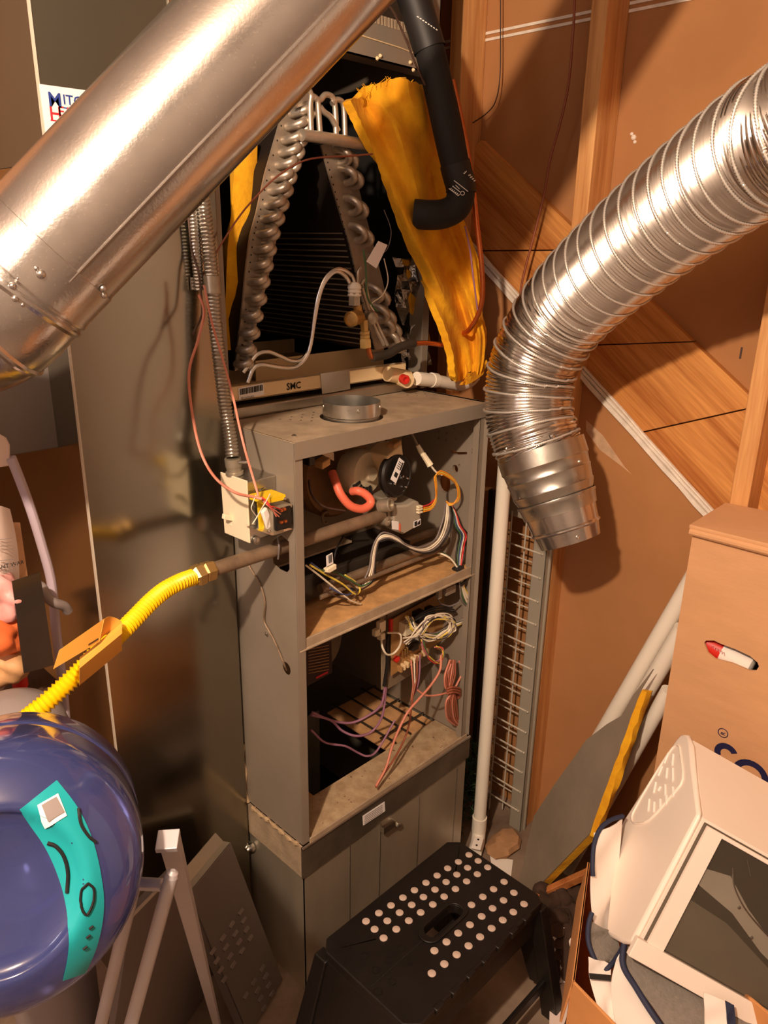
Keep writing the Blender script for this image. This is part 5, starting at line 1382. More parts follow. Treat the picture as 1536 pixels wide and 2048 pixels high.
# ================================================================ silver tubular stand
sd = thing('tube_stand', V(0.30, 0.60, 0), 'silver tube stand with a flat upright bar under the blue water jug', 'stand')
bt = [P(315, 1686, d=0.92), P(358, 1683, d=0.92), P(398, 1830, d=1.10), P(352, 1835, d=1.08)]
dirl = ((bt[2]+bt[3])/2-(bt[0]+bt[1])/2).normalized()
tf = ((bt[0]+bt[1])/2).z/-dirl.z
w_ = (bt[1]-bt[0])
m0 = (bt[0]+bt[1])/2
m1 = m0+dirl*tf
nb_ = w_.cross(dirl).normalized()
MB().prism([[m0-w_/2, m0+w_/2, m1+w_*0.22, m1-w_*0.22]], nb_*0.012).build('flat_upright', 'silver_tube', sd, smooth=0, bevel=0.002)
MB().obox(m0-dirl*0.004+nb_*0.0, w_*0.51, dirl*0.005, nb_*0.012).build('upright_cap', 'silver_tube', sd, smooth=0, bevel=0.001)
ra, rb_ = P(343, 1752, d=0.915), P(262, 2048, d=0.955)
dl = (rb_-ra).normalized()
tt = ra.z/-dl.z
MB().tube([ra, ra+dl*tt], 0.0085, 16).build('leg', 'silver_tube', sd, smooth=60)
MB().lathe(ra, dl*-1, [(0.0085, 0), (0.007, 0.005), (0.003, 0.008)], 14).build('leg_cap', 'silver_tube', sd)
ca, cb_ = P(327, 1770, d=0.925), P(252, 1766, d=0.95)
MB().tube([ca, cb_], 0.0078, 14).build('cross_tube', 'silver_tube', sd, smooth=60)
la, lb2 = P(268, 1772, d=0.945), P(202, 2048, d=1.04)
dl2 = (lb2-la).normalized()
MB().tube([la, la+dl2*(la.z/-dl2.z)], 0.0085, 14).build('leg', 'silver_tube', sd, smooth=60)

# ================================================================ blue water jug
jc = P(8, 1745, d=0.80)
jax = (CAM-jc).normalized()
jax = (jax + rt*(-0.10) - up*0.30).normalized()      # base end towards the viewer
JR = 0.141
jg = thing('water_jug', jc-V(0, 0, JR), 'large translucent blue water jug lying on its side with a teal label', 'water jug')
prof = [(0.028, -0.33), (0.028, -0.27), (0.05, -0.25), (0.10, -0.215), (JR-0.004, -0.18), (JR, -0.15), (JR, -0.10), (JR-0.005, -0.09), (JR-0.005, -0.08), (JR, -0.07), (JR, -0.015), (JR-0.003, 0.012), (JR-0.013, 0.034), (JR-0.030, 0.052), (JR-0.052, 0.066), (JR-0.062, 0.067), (JR-0.068, 0.060), (JR-0.09, 0.054), (0.0008, 0.050)]
def jprof(sub=4):
    out = smooth_path([V(r, h, 0) for r, h in prof], sub)
    return [(max(0.0006, p.x), p.y) for p in out]
jp = jprof()
MB().lathe(jc, jax, jp, 72, cap=True).build('jug_body', 'jug_blue', jg, smooth=60)
# ring of the stand that carries the jug's shoulder
ro = jc-jax*0.235
rn = jax.orthogonal().normalized()
rb3 = jax.cross(rn)
MB().tube([ro+(rn*math.cos(2*PI*i/40)+rb3*math.sin(2*PI*i/40))*0.098 for i in range(40)], 0.006, 8, closed=True).build('holder_ring', 'silver_tube', sd, smooth=60)
rp_ = min([ro+(rn*math.cos(2*PI*i/40)+rb3*math.sin(2*PI*i/40))*0.104 for i in range(40)], key=lambda p: (p-la).length)
MB().tube([rp_, la], 0.006, 8).build('ring_arm', 'silver_tube', sd)
# label: a strip that follows the dome
_t = MB().lathe(jc, jax, jp, 96, cap=False)
jtree = BVHTree.FromPolygons([tuple(p) for p in _t.v], _t.f)
def on_jug(u, v, off):
    r = ray(u, v).normalized()
    hit, nn, idx, dist = jtree.ray_cast(CAM, r)
    if hit is None: return P(u, v, d=0.8)
    if nn.dot(r) > 0: nn = -nn
    return hit+nn*off
Ll = [(40, 1619), (62, 1652), (88, 1690), (108, 1730), (124, 1775), (134, 1820), (138, 1870), (134, 1920), (125, 1960)]
Lr_ = [(113, 1561), (150, 1608), (175, 1655), (192, 1705), (202, 1755), (207, 1800), (203, 1850), (190, 1900), (170, 1945)]
a_, b_ = smooth_path([V(x, y, 0) for x, y in Ll], 3), smooth_path([V(x, y, 0) for x, y in Lr_], 3)
rows = [[on_jug(p.x+(q.x-p.x)*f/8, p.y+(q.y-p.y)*f/8, 0.0012) for f in range(9)] for p, q in zip(a_, b_)]
MB().sheet(rows, 0.0005).build('jug_label', 'jug_label', jg, smooth=60)
def strip(pts_, w, m, nm):
    sp2 = smooth_path([V(x, y, 0) for x, y in pts_], 5)
    MB().tube([on_jug(p.x, p.y, 0.0022) for p in sp2], w, 6).build(nm, m, jg, smooth=60)
MB().sheet([[on_jug(74+(115-74)*f/3+(28)*g/3*0.62, 1611-(1611-1588)*f/3+44*g/3, 0.0024) for f in range(4)] for g in range(4)]).build('label_window', 'sticker_white', jg, smooth=60)
MB().sheet([[on_jug(82+(29)*f/3+(26)*g/3*0.62, 1611-16*f/3+30*g/3, 0.0034) for f in range(4)] for g in range(4)]).build('label_code', 'grey_plastic', jg, smooth=60)
strip([(155, 1617), (160, 1648), (175, 1672), (189, 1684)], 0.0016, 'print_black', 'label_print')
strip([(96, 1684), (112, 1690), (128, 1708), (137, 1740), (135, 1784)], 0.0020, 'print_black', 'label_print')
strip([(176, 1765), (186, 1778), (184, 1805), (172, 1828), (164, 1812), (166, 1780), (176, 1765)], 0.0013, 'print_black', 'label_print')
for y_ in (1850, 1868, 1890):
    strip([(184-(y_-1850)*0.3, y_), (176-(y_-1850)*0.3, y_+6)], 0.0012, 'print_black', 'label_print')

# ================================================================ clutter left of the duct
gb = thing('wall_cabinet', V(0.36, 1.36, P(60, 905, y=1.27).z), 'plain grey metal cabinet hung left of the duct under the vent elbow', 'cabinet')
q0 = P(130, 893, y=1.27)
MB().box((0.05, 1.27, q0.z), (q0.x, 1.55, 1.62)).build('cabinet_body', 'panel_grey', gb, smooth=0, bevel=0.002)
tag(MB().prism([px([(-40, 868), (0, 868), (14, 876), (21, 890), (22, 932), (-40, 942)], y=1.20)], (0, 0.03, 0)).build('plastic_bracket', 'bag_white', None, smooth=30, bevel=0.003), 'white rounded plastic end poking in at the left edge', 'bracket')
rail = thing('lilac_hose', P(130, 1410, y=1.16), 'pale lilac flexible hose strip hanging left of the duct', 'hose')
MB().tube(smooth_path(pxy([(22, 915, 1.20), (40, 960, 1.20), (62, 1020, 1.20), (82, 1085, 1.20), (100, 1150, 1.20), (107, 1200, 1.20), (113, 1270, 1.20), (122, 1340, 1.20), (130, 1420, 1.20), (135, 1480, 1.20)]), 5), 0.0075, 12, sq=1.25).build('strip', 'lilac_plastic', rail)
MB().tube(smooth_path(pxy([(68, 1168, 1.17), (84, 1175, 1.165), (92, 1192, 1.16), (108, 1205, 1.155), (128, 1212, 1.16), (136, 1222, 1.165)]), 5), [0.008]*26, 12).build('hook_end', 'grey_plastic', rail)
tag(MB().prism([px([(24, 1163), (80, 1145), (108, 1330), (48, 1347)], y=1.12)], (0, 0.002, 0)).build('metal_offcut', mat('offcut_metal', (92, 88, 84), 0.25, 0.85, var=0.15, vscale=6), None, smooth=0), 'small dark sheet-metal offcut standing left of the yellow hose', 'metal sheet')
# bag with warranty print
bgo = thing('printed_bag', P(10, 1165, y=1.16), 'white plastic pouch with printed warranty lines behind the metal offcut', 'bag')
rows = []
for i in range(12):
    t = i/11
    w = 26+14*t
    rows.append([P(-45+ (45+20+18*t+6*math.sin(t*3))*f + 0, 1018+t*150-8*math.sin(PI*f), y=1.175-0.03*math.sin(PI*f)) for f in [k/8 for k in range(9)]])
MB().sheet(rows, 0.004).build('pouch', 'bag_white', bgo)
rows = [[P(22+10*t+k*(9+4*t), 1045+t*125, y=1.18+0.008*k) for k in range(3)] for t in [i/8 for i in range(9)]]
MB().sheet(rows, 0.003).build('pouch_fold', 'bag_tan', bgo)
for k in range(10):
    v = 1078+k*7
    if k in (4, 5): continue
    MB().prism([px([(-2, v+1), (24+k*0.8, v-2), (24+k*0.8, v-1), (-2, v+2)], y=1.142)], (0, -0.0003, 0)).build('print_line', 'wire_grey', bgo, smooth=0)
lettering('LANT WAR', P(-12, 1141, y=1.140), (1, 0, -0.03), (0, 0, 1), 0.0085, 'print_black', bgo, bold=0.01)
def blob(nm, c, r3, m, label, cat, seed, amp=0.25, parent=None):
    random.seed(seed)
    b = MB()
    ph = [random.uniform(0, 6) for _ in range(6)]
    vs_, fs = [], []
    nu, nv = 24, 14
    for i in range(nv+1):
        th = PI*i/nv
        for j in range(nu):
            a = 2*PI*j/nu
            d_ = V(math.sin(th)*math.cos(a), math.sin(th)*math.sin(a), math.cos(th))
            s_ = 1+amp*(math.sin(3*d_.x+ph[0])*math.sin(4*d_.y+ph[1])+0.5*math.sin(7*d_.z+ph[2]+3*d_.x)+0.4*math.sin(9*d_.y+ph[3]))
            vs_.append(Vector(c)+V(d_.x*r3[0]*s_, d_.y*r3[1]*s_, d_.z*r3[2]*s_))
    for i in range(nv):
        for j in range(nu):
            k = (j+1) % nu
            fs.append((i*nu+j, i*nu+k, (i+1)*nu+k, (i+1)*nu+j))
    o = b.add(vs_, fs).build(nm, m, parent, smooth=70)
    if label: tag(o, label, cat)
    return o
blob('plastic_bag', P(5, 1195, y=1.15), (0.026, 0.03, 0.035), 'bag_pink', 'crumpled pink plastic bag at the left edge behind the metal offcut', 'bag', 2)
blob('orange_bag', P(8, 1262, y=1.15), (0.030, 0.03, 0.042), 'bag_orange', 'crumpled orange paper bag under the pink plastic one', 'bag', 5)
blob('paper_parcel', P(20, 1325, y=1.17), (0.034, 0.03, 0.036), 'bag_tan', 'tan paper parcel below the crumpled orange bag', 'parcel', 8)
tag(MB().lathe(P(42, 1376, y=1.17), (0, 0, 1), [(0.010, 0), (0.012, 0.004), (0.012, 0.022), (0.008, 0.026)], 12).build('red_cap', 'red_plastic', None), 'small red cap under the metal offcut', 'cap')
# lidded bin carrying that pile
lid = thing('grey_bin', V(P(30, 1400, y=1.05).x, 1.10, 0), 'grey plastic bin with a domed lid half hidden by the blue jug', 'bin')
lc_ = P(30, 1395, y=1.06)
bn = P(20, 1440, y=1.06)
MB().lathe(V(bn.x, 1.06, bn.z-0.05), (0, 0, 1), [(0.080, 0), (0.080, 0.025), (0.074, 0.048), (0.056, 0.070), (0.028, 0.084), (0.001, 0.087)], 40).build('bin_lid', 'grey_plastic', lid)
MB().lathe(V(bn.x, 1.06, 0), (0, 0, 1), [(0.060, 0), (0.076, bn.z-0.05), (0.076, bn.z-0.049)], 40).build('bin_body', 'grey_plastic', lid)
sf = thing('shelf_rack', V(0.25, 1.2, 0), 'dark shelf stand holding the bags left of the duct', 'shelf')
zs = P(20, 1350, y=1.2).z-0.03
MB().box((0.02, 1.148, zs-0.012), (0.425, 1.50, zs)).build('shelf_board', 'wire_dark', sf, smooth=0)
for xx, yy in ((0.03, 1.16), (0.40, 1.48), (0.03, 1.48)):
    MB().box((xx, yy-0.01, 0), (xx+0.015, yy+0.01, zs-0.012)).build('leg', 'dark_metal', sf, smooth=0)

# ================================================================ duct-board offcut leaning at the right
ib0, ib1, ib2 = V(1.363, 0.808, 0.0), P(1178, 1668, x=1.365), P(1282, 1378, x=1.47)
ni = (ib1-ib0).cross(ib2-ib0).normalized()
if ni.dot(CAM-ib0) < 0: ni = -ni
db = thing('duct_board', V(1.42, 0.72, 0), 'grey-faced insulation board with a yellow fibreglass edge leaning on the wall', 'insulation board')
poly = [(1052, 1798), (1178, 1668), (1282, 1378), (1306, 1338), (1268, 1388), (1242, 1432), (1214, 1448), (1172, 1480), (1150, 1512), (1108, 1570), (1068, 1632), (1056, 1680), (1044, 1740), (1034, 1790)]
pp = [PP(u, v, ib0, ni) for u, v in poly]
lowest = min(p.z for p in pp)
MB().prism([pp], ni*-0.003).build('facing', 'board_facing', db, smooth=0)
core = [PP(u, v, ib0, ni) for u, v in [(1054, 1795), (1180, 1666), (1284, 1378), (1262, 1400), (1240, 1440), (1170, 1486), (1108, 1574), (1072, 1636), (1044, 1785)]]
MB().prism([[p-ni*0.003 for p in core]], ni*-0.024).build('fibre_core', 'yellow_wool', db, smooth=0)
e_a, e_b = PP(1178, 1668, ib0, ni), PP(1282, 1378, ib0, ni)
pts_ = [e_a.lerp(e_b, i/16) for i in range(17)]
ed = (e_b-e_a).normalized()
eo = ni.cross(ed).normalized()
if eo.dot(rt) < 0: eo = -eo
rows = [[p-ni*0.002+eo*random.uniform(0, 0.003), p-ni*0.008+eo*random.uniform(0.008, 0.018), p-ni*0.018+eo*random.uniform(0.006, 0.016), p-ni*0.026+eo*random.uniform(0, 0.004)] for p in pts_]
MB().sheet(rows, 0.003).build('torn_edge', 'yellow_wool', db)
MB().prism([[p-ni*0.0275 for p in core]], ni*-0.0015).build('rear_facing', 'dark_metal', db, smooth=0)
sk0, sk1 = P(1045, 1806, z=0.06), P(1195, 1738, z=0.16)
dk = (sk1-sk0).normalized()
sk_ = MB().obox((sk0+sk1)/2, dk*((sk1-sk0).length/2), V(0, 0, 1).cross(dk).normalized()*0.008, V(0, 0, 0.012)).build('wooden_stick', 'stick_wood', None, smooth=0, bevel=0.0015)
tag(sk_, 'thin brown wooden stick lying between the stool and the duct board', 'wood stick')

# ================================================================ white pipes leaning behind the tall box
YBOX = P(1388, 1052, x=1.438).y
defs = [((1408, 1120), (1215, 1450), 1.575, 0.020, 'upper white plastic pipe leaning against the wall behind the duct board'),
        ((1412, 1180), (1235, 1480), 1.545, 0.020, 'second white plastic pipe leaning behind the duct board, just under the upper one'),
        ((1420, 1235), (1270, 1500), 1.52, 0.017, 'lowest of the three white plastic pipes leaning together behind the duct board')]
for (a, b, xx, r, lb_) in defs:
    pa_, pb_ = P(*a, x=xx), P(*b, x=xx)
    d_ = (pb_-pa_).normalized()
    end = pa_+d_*((pa_.z-0.02)/-d_.z)
    pa_ = pa_+d_*((YBOX+0.028-pa_.y)/d_.y)
    o = MB().tube([pa_, end], r, 20).build('plastic_pipe', 'white_pvc', None, smooth=50)
    tag(o, lb_, 'pipe', 'white pipes leaning on the wall')
pa_, pb_ = P(1368, 1340, x=1.47), P(1312, 1540, x=1.47)
d_ = (pb_-pa_).normalized()
o = MB().tube([pa_+d_*((YBOX+0.028-pa_.y)/d_.y), pa_+d_*((pa_.z-0.02)/-d_.z)], 0.020, 20).build('plastic_pipe', 'white_pvc', None, smooth=50)
tag(o, 'steeper white plastic pipe standing apart against the cardboard box edge', 'pipe', 'white pipes leaning on the wall')

# ================================================================ tall cardboard box
bx_ = 1.438
t0_ = P(1388, 1052, x=bx_)
yb = t0_.y
zt = t0_.z
cbx = thing('cardboard_box', V(1.48, yb-0.22, 0), 'tall brown cardboard box with a torn handle hole by the wall', 'box')
hole = [P(u, v, x=bx_) for u, v in ((1408, 1286), (1412, 1281), (1428, 1281), (1440, 1287), (1470, 1298), (1500, 1312), (1515, 1325), (1518, 1333), (1512, 1342), (1498, 1341), (1465, 1327), (1430, 1318), (1416, 1306))]
yr = yb-0.46
MB().prism([[V(bx_, yb, 0), V(bx_, yb, zt), V(bx_, yr, zt+0.0), V(bx_, yr, 0)], hole], (0.005, 0, 0)).build('front_wall', 'cardboard', cbx, smooth=0)
MB().box((bx_+0.0052, yb-0.005, 0), (1.597, yb, zt)).box((1.592, yr, 0), (1.597, yb-0.005, zt)).box((bx_+0.0052, yr, 0), (1.597, yr+0.005, zt)).build('box_walls', 'cardboard', cbx, smooth=0)
MB().add([V(bx_-0.010, yb+0.006, zt+0.004), V(bx_-0.010, yr, zt+0.012), V(1.597, yr, zt+0.030), V(1.597, yb+0.004, zt+0.012), V(bx_-0.010, yb+0.006, zt-0.004), V(bx_-0.010, yr, zt+0.003), V(1.597, yr, zt+0.021), V(1.597, yb+0.004, zt+0.003)],
         [(0,1,2,3),(7,6,5,4),(0,4,5,1),(1,5,6,2),(2,6,7,3),(3,7,4,0)]).build('top_flap', 'cardboard', cbx, smooth=0, bevel=0.002)
MB().tube([V(bx_-0.006, yb+0.003, zt-0.010), V(bx_-0.006, (yb+yr)/2, zt-0.007), V(bx_-0.006, yr, zt-0.004)], [0.008, 0.0095, 0.008], 10).build('folded_rim', 'cardboard', cbx)
# can seen through the hole
cn_ = P(1437, 1303, x=bx_+0.034)
can = thing('drink_can', V(cn_.x, cn_.y, cn_.z-0.05), 'red and white drink can glimpsed through the handle hole of the box', 'can')
cd_ = (P(1515, 1340, x=bx_+0.034)-P(1410, 1285, x=bx_+0.034)).normalized()
MB().lathe(P(1408, 1283, x=bx_+0.034), cd_, [(0.020, 0), (0.0255, 0.004), (0.0255, 0.042)], 24).build('red_wrap', 'red_plastic', can)
MB().lathe(P(1408, 1283, x=bx_+0.034), cd_, [(0.0254, 0.042), (0.0254, 0.10), (0.018, 0.104)], 24).build('white_wrap', 'paper_white', can)
for k in range(5):
    s_ = P(1424+k*5, 1293+k*3.2, x=bx_+0.0078)
    MB().tube([s_, s_+V(-0.0002, -0.004, 0.003), s_+V(-0.0002, -0.006, -0.004)], 0.0007, 5).build('script_stroke', 'bag_pink', can)
# printed letters running up the box
er, eu = V(0, 0, 1), V(0, 1, 0)
ob_ = P(1446, 1466, x=bx_-0.0008)
MB().lathe(ob_, (-1, 0, 0), [(0.0105, 0), (0.0105, 0.0003), (0.0088, 0.0003), (0.0088, 0)], 28, cap=False).build('print_ring', 'print_navy', cbx)
lettering('R', ob_-V(0, 0.0045, 0.0045), er, eu, 0.0125, 'print_navy', cbx, bold=0.015)
lettering('co', P(1482, 1562, x=bx_-0.0008)-V(0, 0, 0.062), er, eu, 0.105, 'print_navy', cbx, bold=0.05) if False else None
# rounded letters: a hook and a ring
def arc(c, r, a0, a1, w, nm):
    n = 26
    ins_, out_ = [], []
    for i in range(n+1):
        a = a0+(a1-a0)*i/n
        d_ = V(0, math.cos(a), math.sin(a))
        ins_.append(c+d_*(r-w/2)); out_.append(c+d_*(r+w/2))
    MB().sheet([[p, q] for p, q in zip(ins_, out_)], 0.0005).build(nm, 'print_navy', cbx, smooth=0)
c1_ = P(1452, 1508, x=bx_-0.001)
arc(c1_, 0.0175, math.radians(-35), math.radians(150), 0.0125, 'print_letter')
c2_ = P(1500, 1552, x=bx_-0.001)
arc(c2_, 0.0290, math.radians(-60), math.radians(300), 0.0130, 'print_letter')

# ================================================================ open carton at the lower right with the tote bag and the oven
CZ = 0.47
k0, k1 = P(1180, 1725, z=CZ), P(1150, 1962, z=CZ)
k2 = P(1245, 2060, z=CZ)
dirk = (k2-k1).normalized()
k3 = k1+dirk*0.50
k4 = k0+dirk*0.50
ct = thing('open_carton', V((k0.x+k3.x)/2, (k0.y+k3.y)/2, 0), 'open brown carton at the lower right holding a white tote bag', 'carton')
def wall_(a, b, nm, th=0.005):
    nn = (b-a).cross(V(0, 0, 1)).normalized()*th
    MB().prism([[V(a.x, a.y, 0), V(b.x, b.y, 0), b, a]], nn).build(nm, 'cardboard_orange', ct, smooth=0, bevel=0.001)
wall_(k0, k1, 'carton_wall'); wall_(k1, k3, 'carton_wall'); wall_(k3, k4, 'carton_wall'); wall_(k4, k0, 'carton_wall')
# folded-out flaps
fo = (k1-k0).cross(V(0, 0, 1)).normalized()
if fo.dot(rt) > 0: fo = -fo
MB().prism([[k0, k1, k1+fo*0.012-V(0, 0, 0.10), k0+fo*0.012-V(0, 0, 0.10)]], fo*0.004).build('side_flap', 'cardboard_orange', ct, smooth=0, bevel=0.001)
MB().prism([[V(k0.x, k0.y, 0), V(k1.x, k1.y, 0), V(k3.x, k3.y, 0), V(k4.x, k4.y, 0)]], (0, 0, 0.004)).build('carton_bottom', 'cardboard_orange', ct, smooth=0)

# oven (kept clear of its neighbours, tilted in the carton)
OD = 1.25
Wv = (rt-up*0.565).normalized()
oa = P(1397, 1628, d=OD)
def OP(u, v): return PP(u, v, oa, Wv)
ov = thing('toaster_oven', OP(1262, 1885), 'white countertop oven with a dark glass door tilted in the carton', 'oven')
sidep = [OP(u, v) for u, v in ((1374, 1468), (1382, 1490), (1388, 1560), (1397, 1628), (1330, 1756), (1262, 1886), (1240, 1884), (1218, 1872), (1211, 1862), (1222, 1760), (1238, 1660), (1246, 1640), (1300, 1556), (1352, 1478), (1362, 1467))]
MB().prism([sidep], Wv*0.012).build('side_panel', 'appliance_white', ov, smooth=30, bevel=0.006, bseg=3)
body = [OP(u, v)+Wv*0.010 for u, v in ((1378, 1476), (1388, 1560), (1396, 1630), (1330, 1758), (1264, 1882), (1224, 1866), (1246, 1650), (1360, 1474))]
MB().prism([[p for p in body]], Wv*0.34).build('oven_body', 'appliance_white', ov, smooth=0)
MB().prism([[p+Wv*0.34 for p in sidep]], Wv*0.012).build('side_panel', 'appliance_white', ov, smooth=30, bevel=0.006, bseg=3)
# vent recess and slots on the side
rec = [OP(u, v)-Wv*0.0005 for u, v in ((1358, 1492), (1362, 1510), (1366, 1560), (1345, 1590), (1300, 1640), (1272, 1648), (1264, 1636), (1275, 1610), (1310, 1550), (1345, 1497))]
MB().tube(smooth_path(rec, 3, closed=True), 0.0022, 6, closed=True).build('vent_rim', 'appliance_white', ov, smooth=60)
vs1 = [((1328, 1500), (1320, 1520)), ((1338, 1502), (1336, 1525)), ((1316, 1526), (1308, 1545)), ((1326, 1530), (1324, 1550)), ((1337, 1530), (1337, 1556)), ((1303, 1558), (1299, 1580)), ((1313, 1566), (1308, 1575)), ((1322, 1563), (1322, 1584)), ((1337, 1568), (1338, 1586)), ((1290, 1592), (1288, 1616)), ((1300, 1598), (1299, 1618)), ((1312, 1592), (1312, 1612)), ((1324, 1584), (1324, 1602))]
for a, b in vs1:
    MB().tube([OP(a[0]+9, a[1]+7)-Wv*0.0006, OP(b[0]+9, b[1]+7)-Wv*0.0006], 0.0022, 8).build('vent_slot', 'paper_white', ov)
# front: frame and glass
Af, Bf = OP(1396, 1630), OP(1264, 1884)
hv = (Bf-Af)
nf = hv.cross(Wv).normalized()
if nf.dot(CAM-Af) < 0: nf = -nf
def FP(s, t, o=0.0): return Af+Wv*s+hv*t+nf*o
def quad(a, b, c_, d_, th, nm, m): MB().prism([[a, b, c_, d_]], nf*th).build(nm, m, ov, smooth=0, bevel=0.0012)
quad(FP(0.014, 0.02), FP(0.35, 0.02), FP(0.35, 0.98), FP(0.014, 0.98), 0.004, 'door_gap', 'oven_dark')
quad(FP(0.018, 0.03, 0.004), FP(0.046, 0.03, 0.004), FP(0.046, 0.97, 0.004), FP(0.018, 0.97, 0.004), 0.007, 'door_stile', 'appliance_white')
quad(FP(0.046, 0.03, 0.004), FP(0.34, 0.03, 0.004), FP(0.34, 0.06, 0.004), FP(0.046, 0.06, 0.004), 0.007, 'door_rail', 'appliance_white')
quad(FP(-0.002, 0.94, 0.002), FP(0.35, 0.94, 0.002), FP(0.35, 1.08, 0.002), FP(-0.002, 1.08, 0.002), 0.012, 'lower_sill', 'appliance_white')
quad(FP(0.046, 0.06, 0.0085), FP(0.34, 0.06, 0.0085), FP(0.34, 0.94, 0.0085), FP(0.046, 0.94, 0.0085), 0.002, 'door_glass', 'oven_glass')
# tray and rack rail behind the pane
def inner(pts_, nm, m, o=0.0042): MB().prism([[FP(s, t, o) for s, t in pts_]], nf*0.001).build(nm, m, ov, smooth=0)
inner([(0.048, 0.30), (0.09, 0.26), (0.14, 0.40), (0.20, 0.52), (0.339, 0.70), (0.339, 0.80), (0.19, 0.62), (0.12, 0.48), (0.048, 0.42)], 'inner_tray', 'tray_metal')
inner([(0.048, 0.54), (0.12, 0.56), (0.22, 0.70), (0.339, 0.84), (0.339, 0.93), (0.048, 0.93)], 'oven_floor', mat('oven_floor_m', (140, 128, 110), 0.5, 0.1, var=0.15, vscale=6), 0.0042)
MB().tube(smooth_path([FP(0.085, 0.20, 0.0065), FP(0.11, 0.34, 0.0065), FP(0.17, 0.47, 0.0065), (FP(0.339, 0.68, 0.0065))], 6), 0.0016, 8).build('rack_rail', 'bright_metal', ov)
MB().tube([FP(0.10, 0.10, 0.0065), FP(0.118, 0.19, 0.0065)], 0.0014, 6).build('door_pin', 'bright_metal', ov)
for s_, t_ in ((0.125, 0.42), (0.165, 0.56), (0.215, 0.66), (0.255, 0.72)):
    MB().lathe(FP(s_, t_, 0.0055), nf, [(0.003, -0.001), (0.003, 0.001), (0.001, 0.002)], 10).build('rail_stud', 'bright_metal', ov)

# tote bag draped in the carton
tb = thing('tote_bag', P(1240, 1900, d=1.28), 'white tote bag with navy piping and grey mesh pockets under the oven', 'bag')
def drape(nm, cols, m, th=0.002, wob=0.006, seed=1):
    """cols: list of edge polylines of (u, v, d)"""
    random.seed(seed)
    sm2 = [smooth_path([P(a, b, d=c) for a, b, c in col], 5) for col in cols]
    nrow = min(len(s) for s in sm2)
    rows = []
    for i in range(nrow):
        rowp = []
        for k in range(len(sm2)-1):
            for f in (0, 0.25, 0.5, 0.75):
                p = sm2[k][i].lerp(sm2[k+1][i], f)
                rowp.append(p+fw*(wob*math.sin(i*0.55+k*2+f*4+seed)))
        rowp.append(sm2[-1][i])
        rows.append(rowp)
    return MB().sheet(rows, th).build(nm, m, tb, smooth=70)
def piping(pts_, r=0.0042):
    MB().tube(smooth_path([P(a, b, d=c) for a, b, c in pts_], 6), r, 8).build('piping', 'tote_navy', tb, smooth=60)
drape('upper_panel', [[(1190, 1668, 1.38), (1186, 1710, 1.37), (1184, 1770, 1.35), (1185, 1830, 1.33), (1200, 1870, 1.31), (1228, 1900, 1.30)], [(1245, 1638, 1.42), (1240, 1700, 1.41), (1232, 1770, 1.39), (1222, 1830, 1.36), (1228, 1880, 1.34), (1250, 1900, 1.33)]], 'tote_white', seed=2)
piping([(1246, 1632, 1.42), (1222, 1640, 1.405), (1200, 1658, 1.39), (1188, 1690, 1.375), (1185, 1730, 1.36), (1186, 1752, 1.355)])
drape('mesh_pocket', [[(1180, 1840, 1.31), (1176, 1870, 1.30), (1182, 1905, 1.28), (1205, 1938, 1.27)], [(1232, 1868, 1.32), (1238, 1888, 1.31), (1238, 1905, 1.30), (1226, 1925, 1.28)]], 'tote_mesh', seed=3)
piping([(1184, 1825, 1.31), (1177, 1850, 1.30), (1177, 1885, 1.29), (1190, 1920, 1.275), (1206, 1942, 1.265), (1222, 1930, 1.27), (1238, 1908, 1.29), (1248, 1888, 1.30)])
drape('strap_panel', [[(1176, 1910, 1.27), (1180, 1950, 1.25), (1188, 1990, 1.23), (1210, 2060, 1.20)], [(1222, 1930, 1.27), (1222, 1960, 1.25), (1226, 2000, 1.23), (1232, 2060, 1.20)]], 'tote_white', seed=4)
MB().sheet([[P(1178, 1946, d=1.240), P(1222, 1950, d=1.240)], [P(1180, 1958, d=1.236), P(1222, 1962, d=1.236)]], 0.001).build('black_band', 'black_plastic', tb)
drape('front_panel', [[(1244, 1900, 1.27), (1232, 1930, 1.255), (1222, 1965, 1.24), (1226, 2010, 1.22), (1236, 2070, 1.19)], [(1252, 1890, 1.28), (1262, 1935, 1.26), (1290, 2000, 1.235), (1320, 2040, 1.215), (1360, 2090, 1.19)]], 'tote_white', seed=5, wob=0.003)
piping([(1248, 1886, 1.27), (1246, 1930, 1.25), (1272, 1975, 1.235), (1300, 2020, 1.215), (1335, 2070, 1.19)], 0.005)
drape('mesh_front', [[(1252, 1888, 1.275), (1254, 1932, 1.255), (1280, 1975, 1.235), (1310, 2020, 1.21), (1345, 2070, 1.19)], [(1310, 1920, 1.275), (1350, 1955, 1.26), (1400, 1990, 1.24), (1440, 2025, 1.225), (1470, 2070, 1.20)], [(1400, 1972, 1.27), (1440, 2000, 1.255), (1480, 2020, 1.24), (1520, 2045, 1.225), (1560, 2080, 1.20)]], 'tote_mesh', seed=6, wob=0.004)
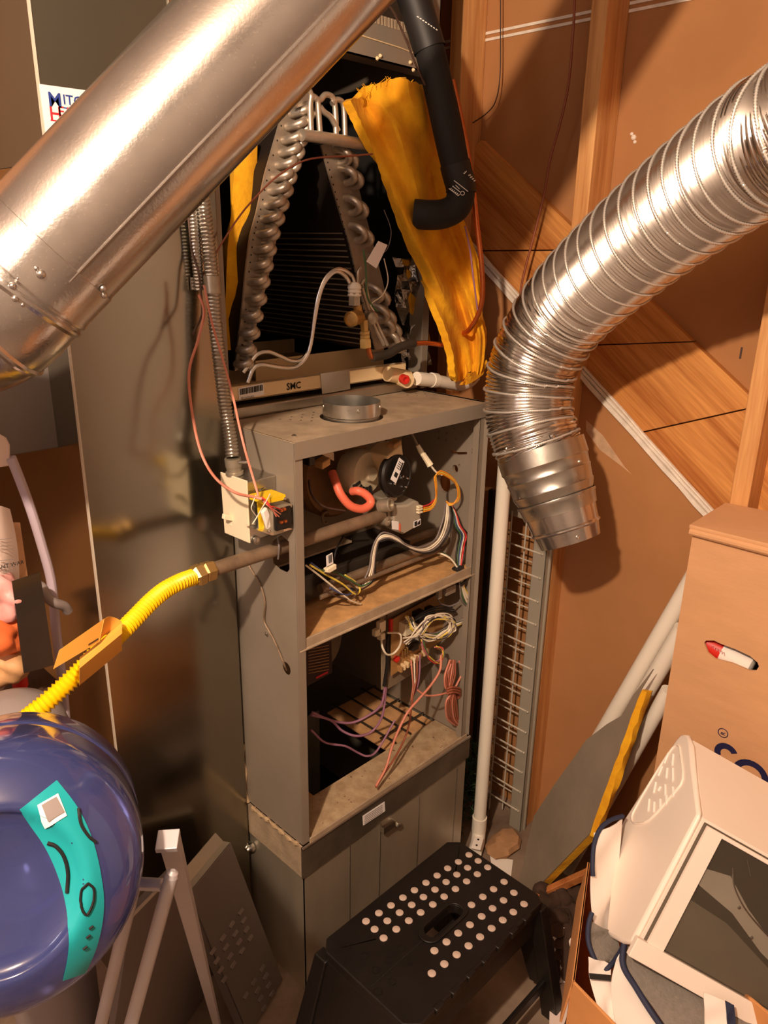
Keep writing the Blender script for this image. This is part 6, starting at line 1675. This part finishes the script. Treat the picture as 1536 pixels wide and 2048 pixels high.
drape('handle_strap', [[(1408, 1985, 1.20), (1409, 2010, 1.195), (1410, 2040, 1.19), (1412, 2075, 1.18)], [(1450, 2002, 1.20), (1452, 2020, 1.195), (1454, 2045, 1.19), (1456, 2075, 1.18)]], 'tote_white', seed=7, wob=0.001)
drape('strap_edge', [[(1452, 2002, 1.199), (1453, 2020, 1.194), (1455, 2045, 1.189), (1457, 2075, 1.179)], [(1468, 2010, 1.199), (1470, 2025, 1.194), (1472, 2050, 1.189), (1474, 2075, 1.179)]], 'tote_navy', seed=7, wob=0.001)

# ================================================================ dark quilt and dotted cloth behind the stool
ql = thing('folded_quilt', P(1130, 1860, z=0.06), 'dark brown quilt heaped between the stool and the carton', 'quilt')
random.seed(31)
for i in range(7):
    z_ = 0.075-0.008*i+0.012*(i % 2)
    q1, q2 = P(1078+4*i, 1790+20*i, z=z_), P(1188-5*i, 1762+21*i, z=z_)
    pts_ = [q1.lerp(q2, k/10)+V(0, 0, 0.008*math.sin(k*1.3+i))+V(random.uniform(-0.006, 0.006), random.uniform(-0.006, 0.006), 0) for k in range(11)]
    sp3 = smooth_path(pts_, 3)
    MB().tube(sp3, [0.026+0.007*math.sin(j*0.9+i*2) for j in range(len(sp3))], 12, sq=0.75).build('fold', 'quilt_brown', ql, smooth=70)
dc = thing('dotted_cloth', P(1110, 1900, z=0.05), 'white cloth printed with dark discs below the quilt', 'cloth')
rows = [[P(1085+f*60, 1855+t*110, z=0.09-0.05*t+0.006*math.sin(f*5+t*4)) for f in (0, .25, .5, .75, 1)] for t in [i/6 for i in range(7)]]
MB().sheet(rows, 0.002).build('cloth_sheet', 'tote_white', dc, smooth=70)
for i in range(5):
    for j in range(3):
        t, f = (i+0.3)/5, (j+0.5)/3
        p = P(1085+f*60, 1855+t*110, z=0.092-0.05*t+0.006*math.sin(f*5+t*4))
        MB().lathe(p, (-0.2, -0.3, 1), [(0.0165, 0), (0.0165, 0.001)], 20).build('printed_disc', 'quilt_brown', dc)
tag(MB().prism([px([(1100, 1990), (1140, 1955), (1150, 1985), (1125, 2060), (1098, 2060)], z=0.03)], (0, 0, 0.004)).build('card_scrap', 'bag_white', None, smooth=0), 'pale card scrap on the floor beside the carton', 'card')
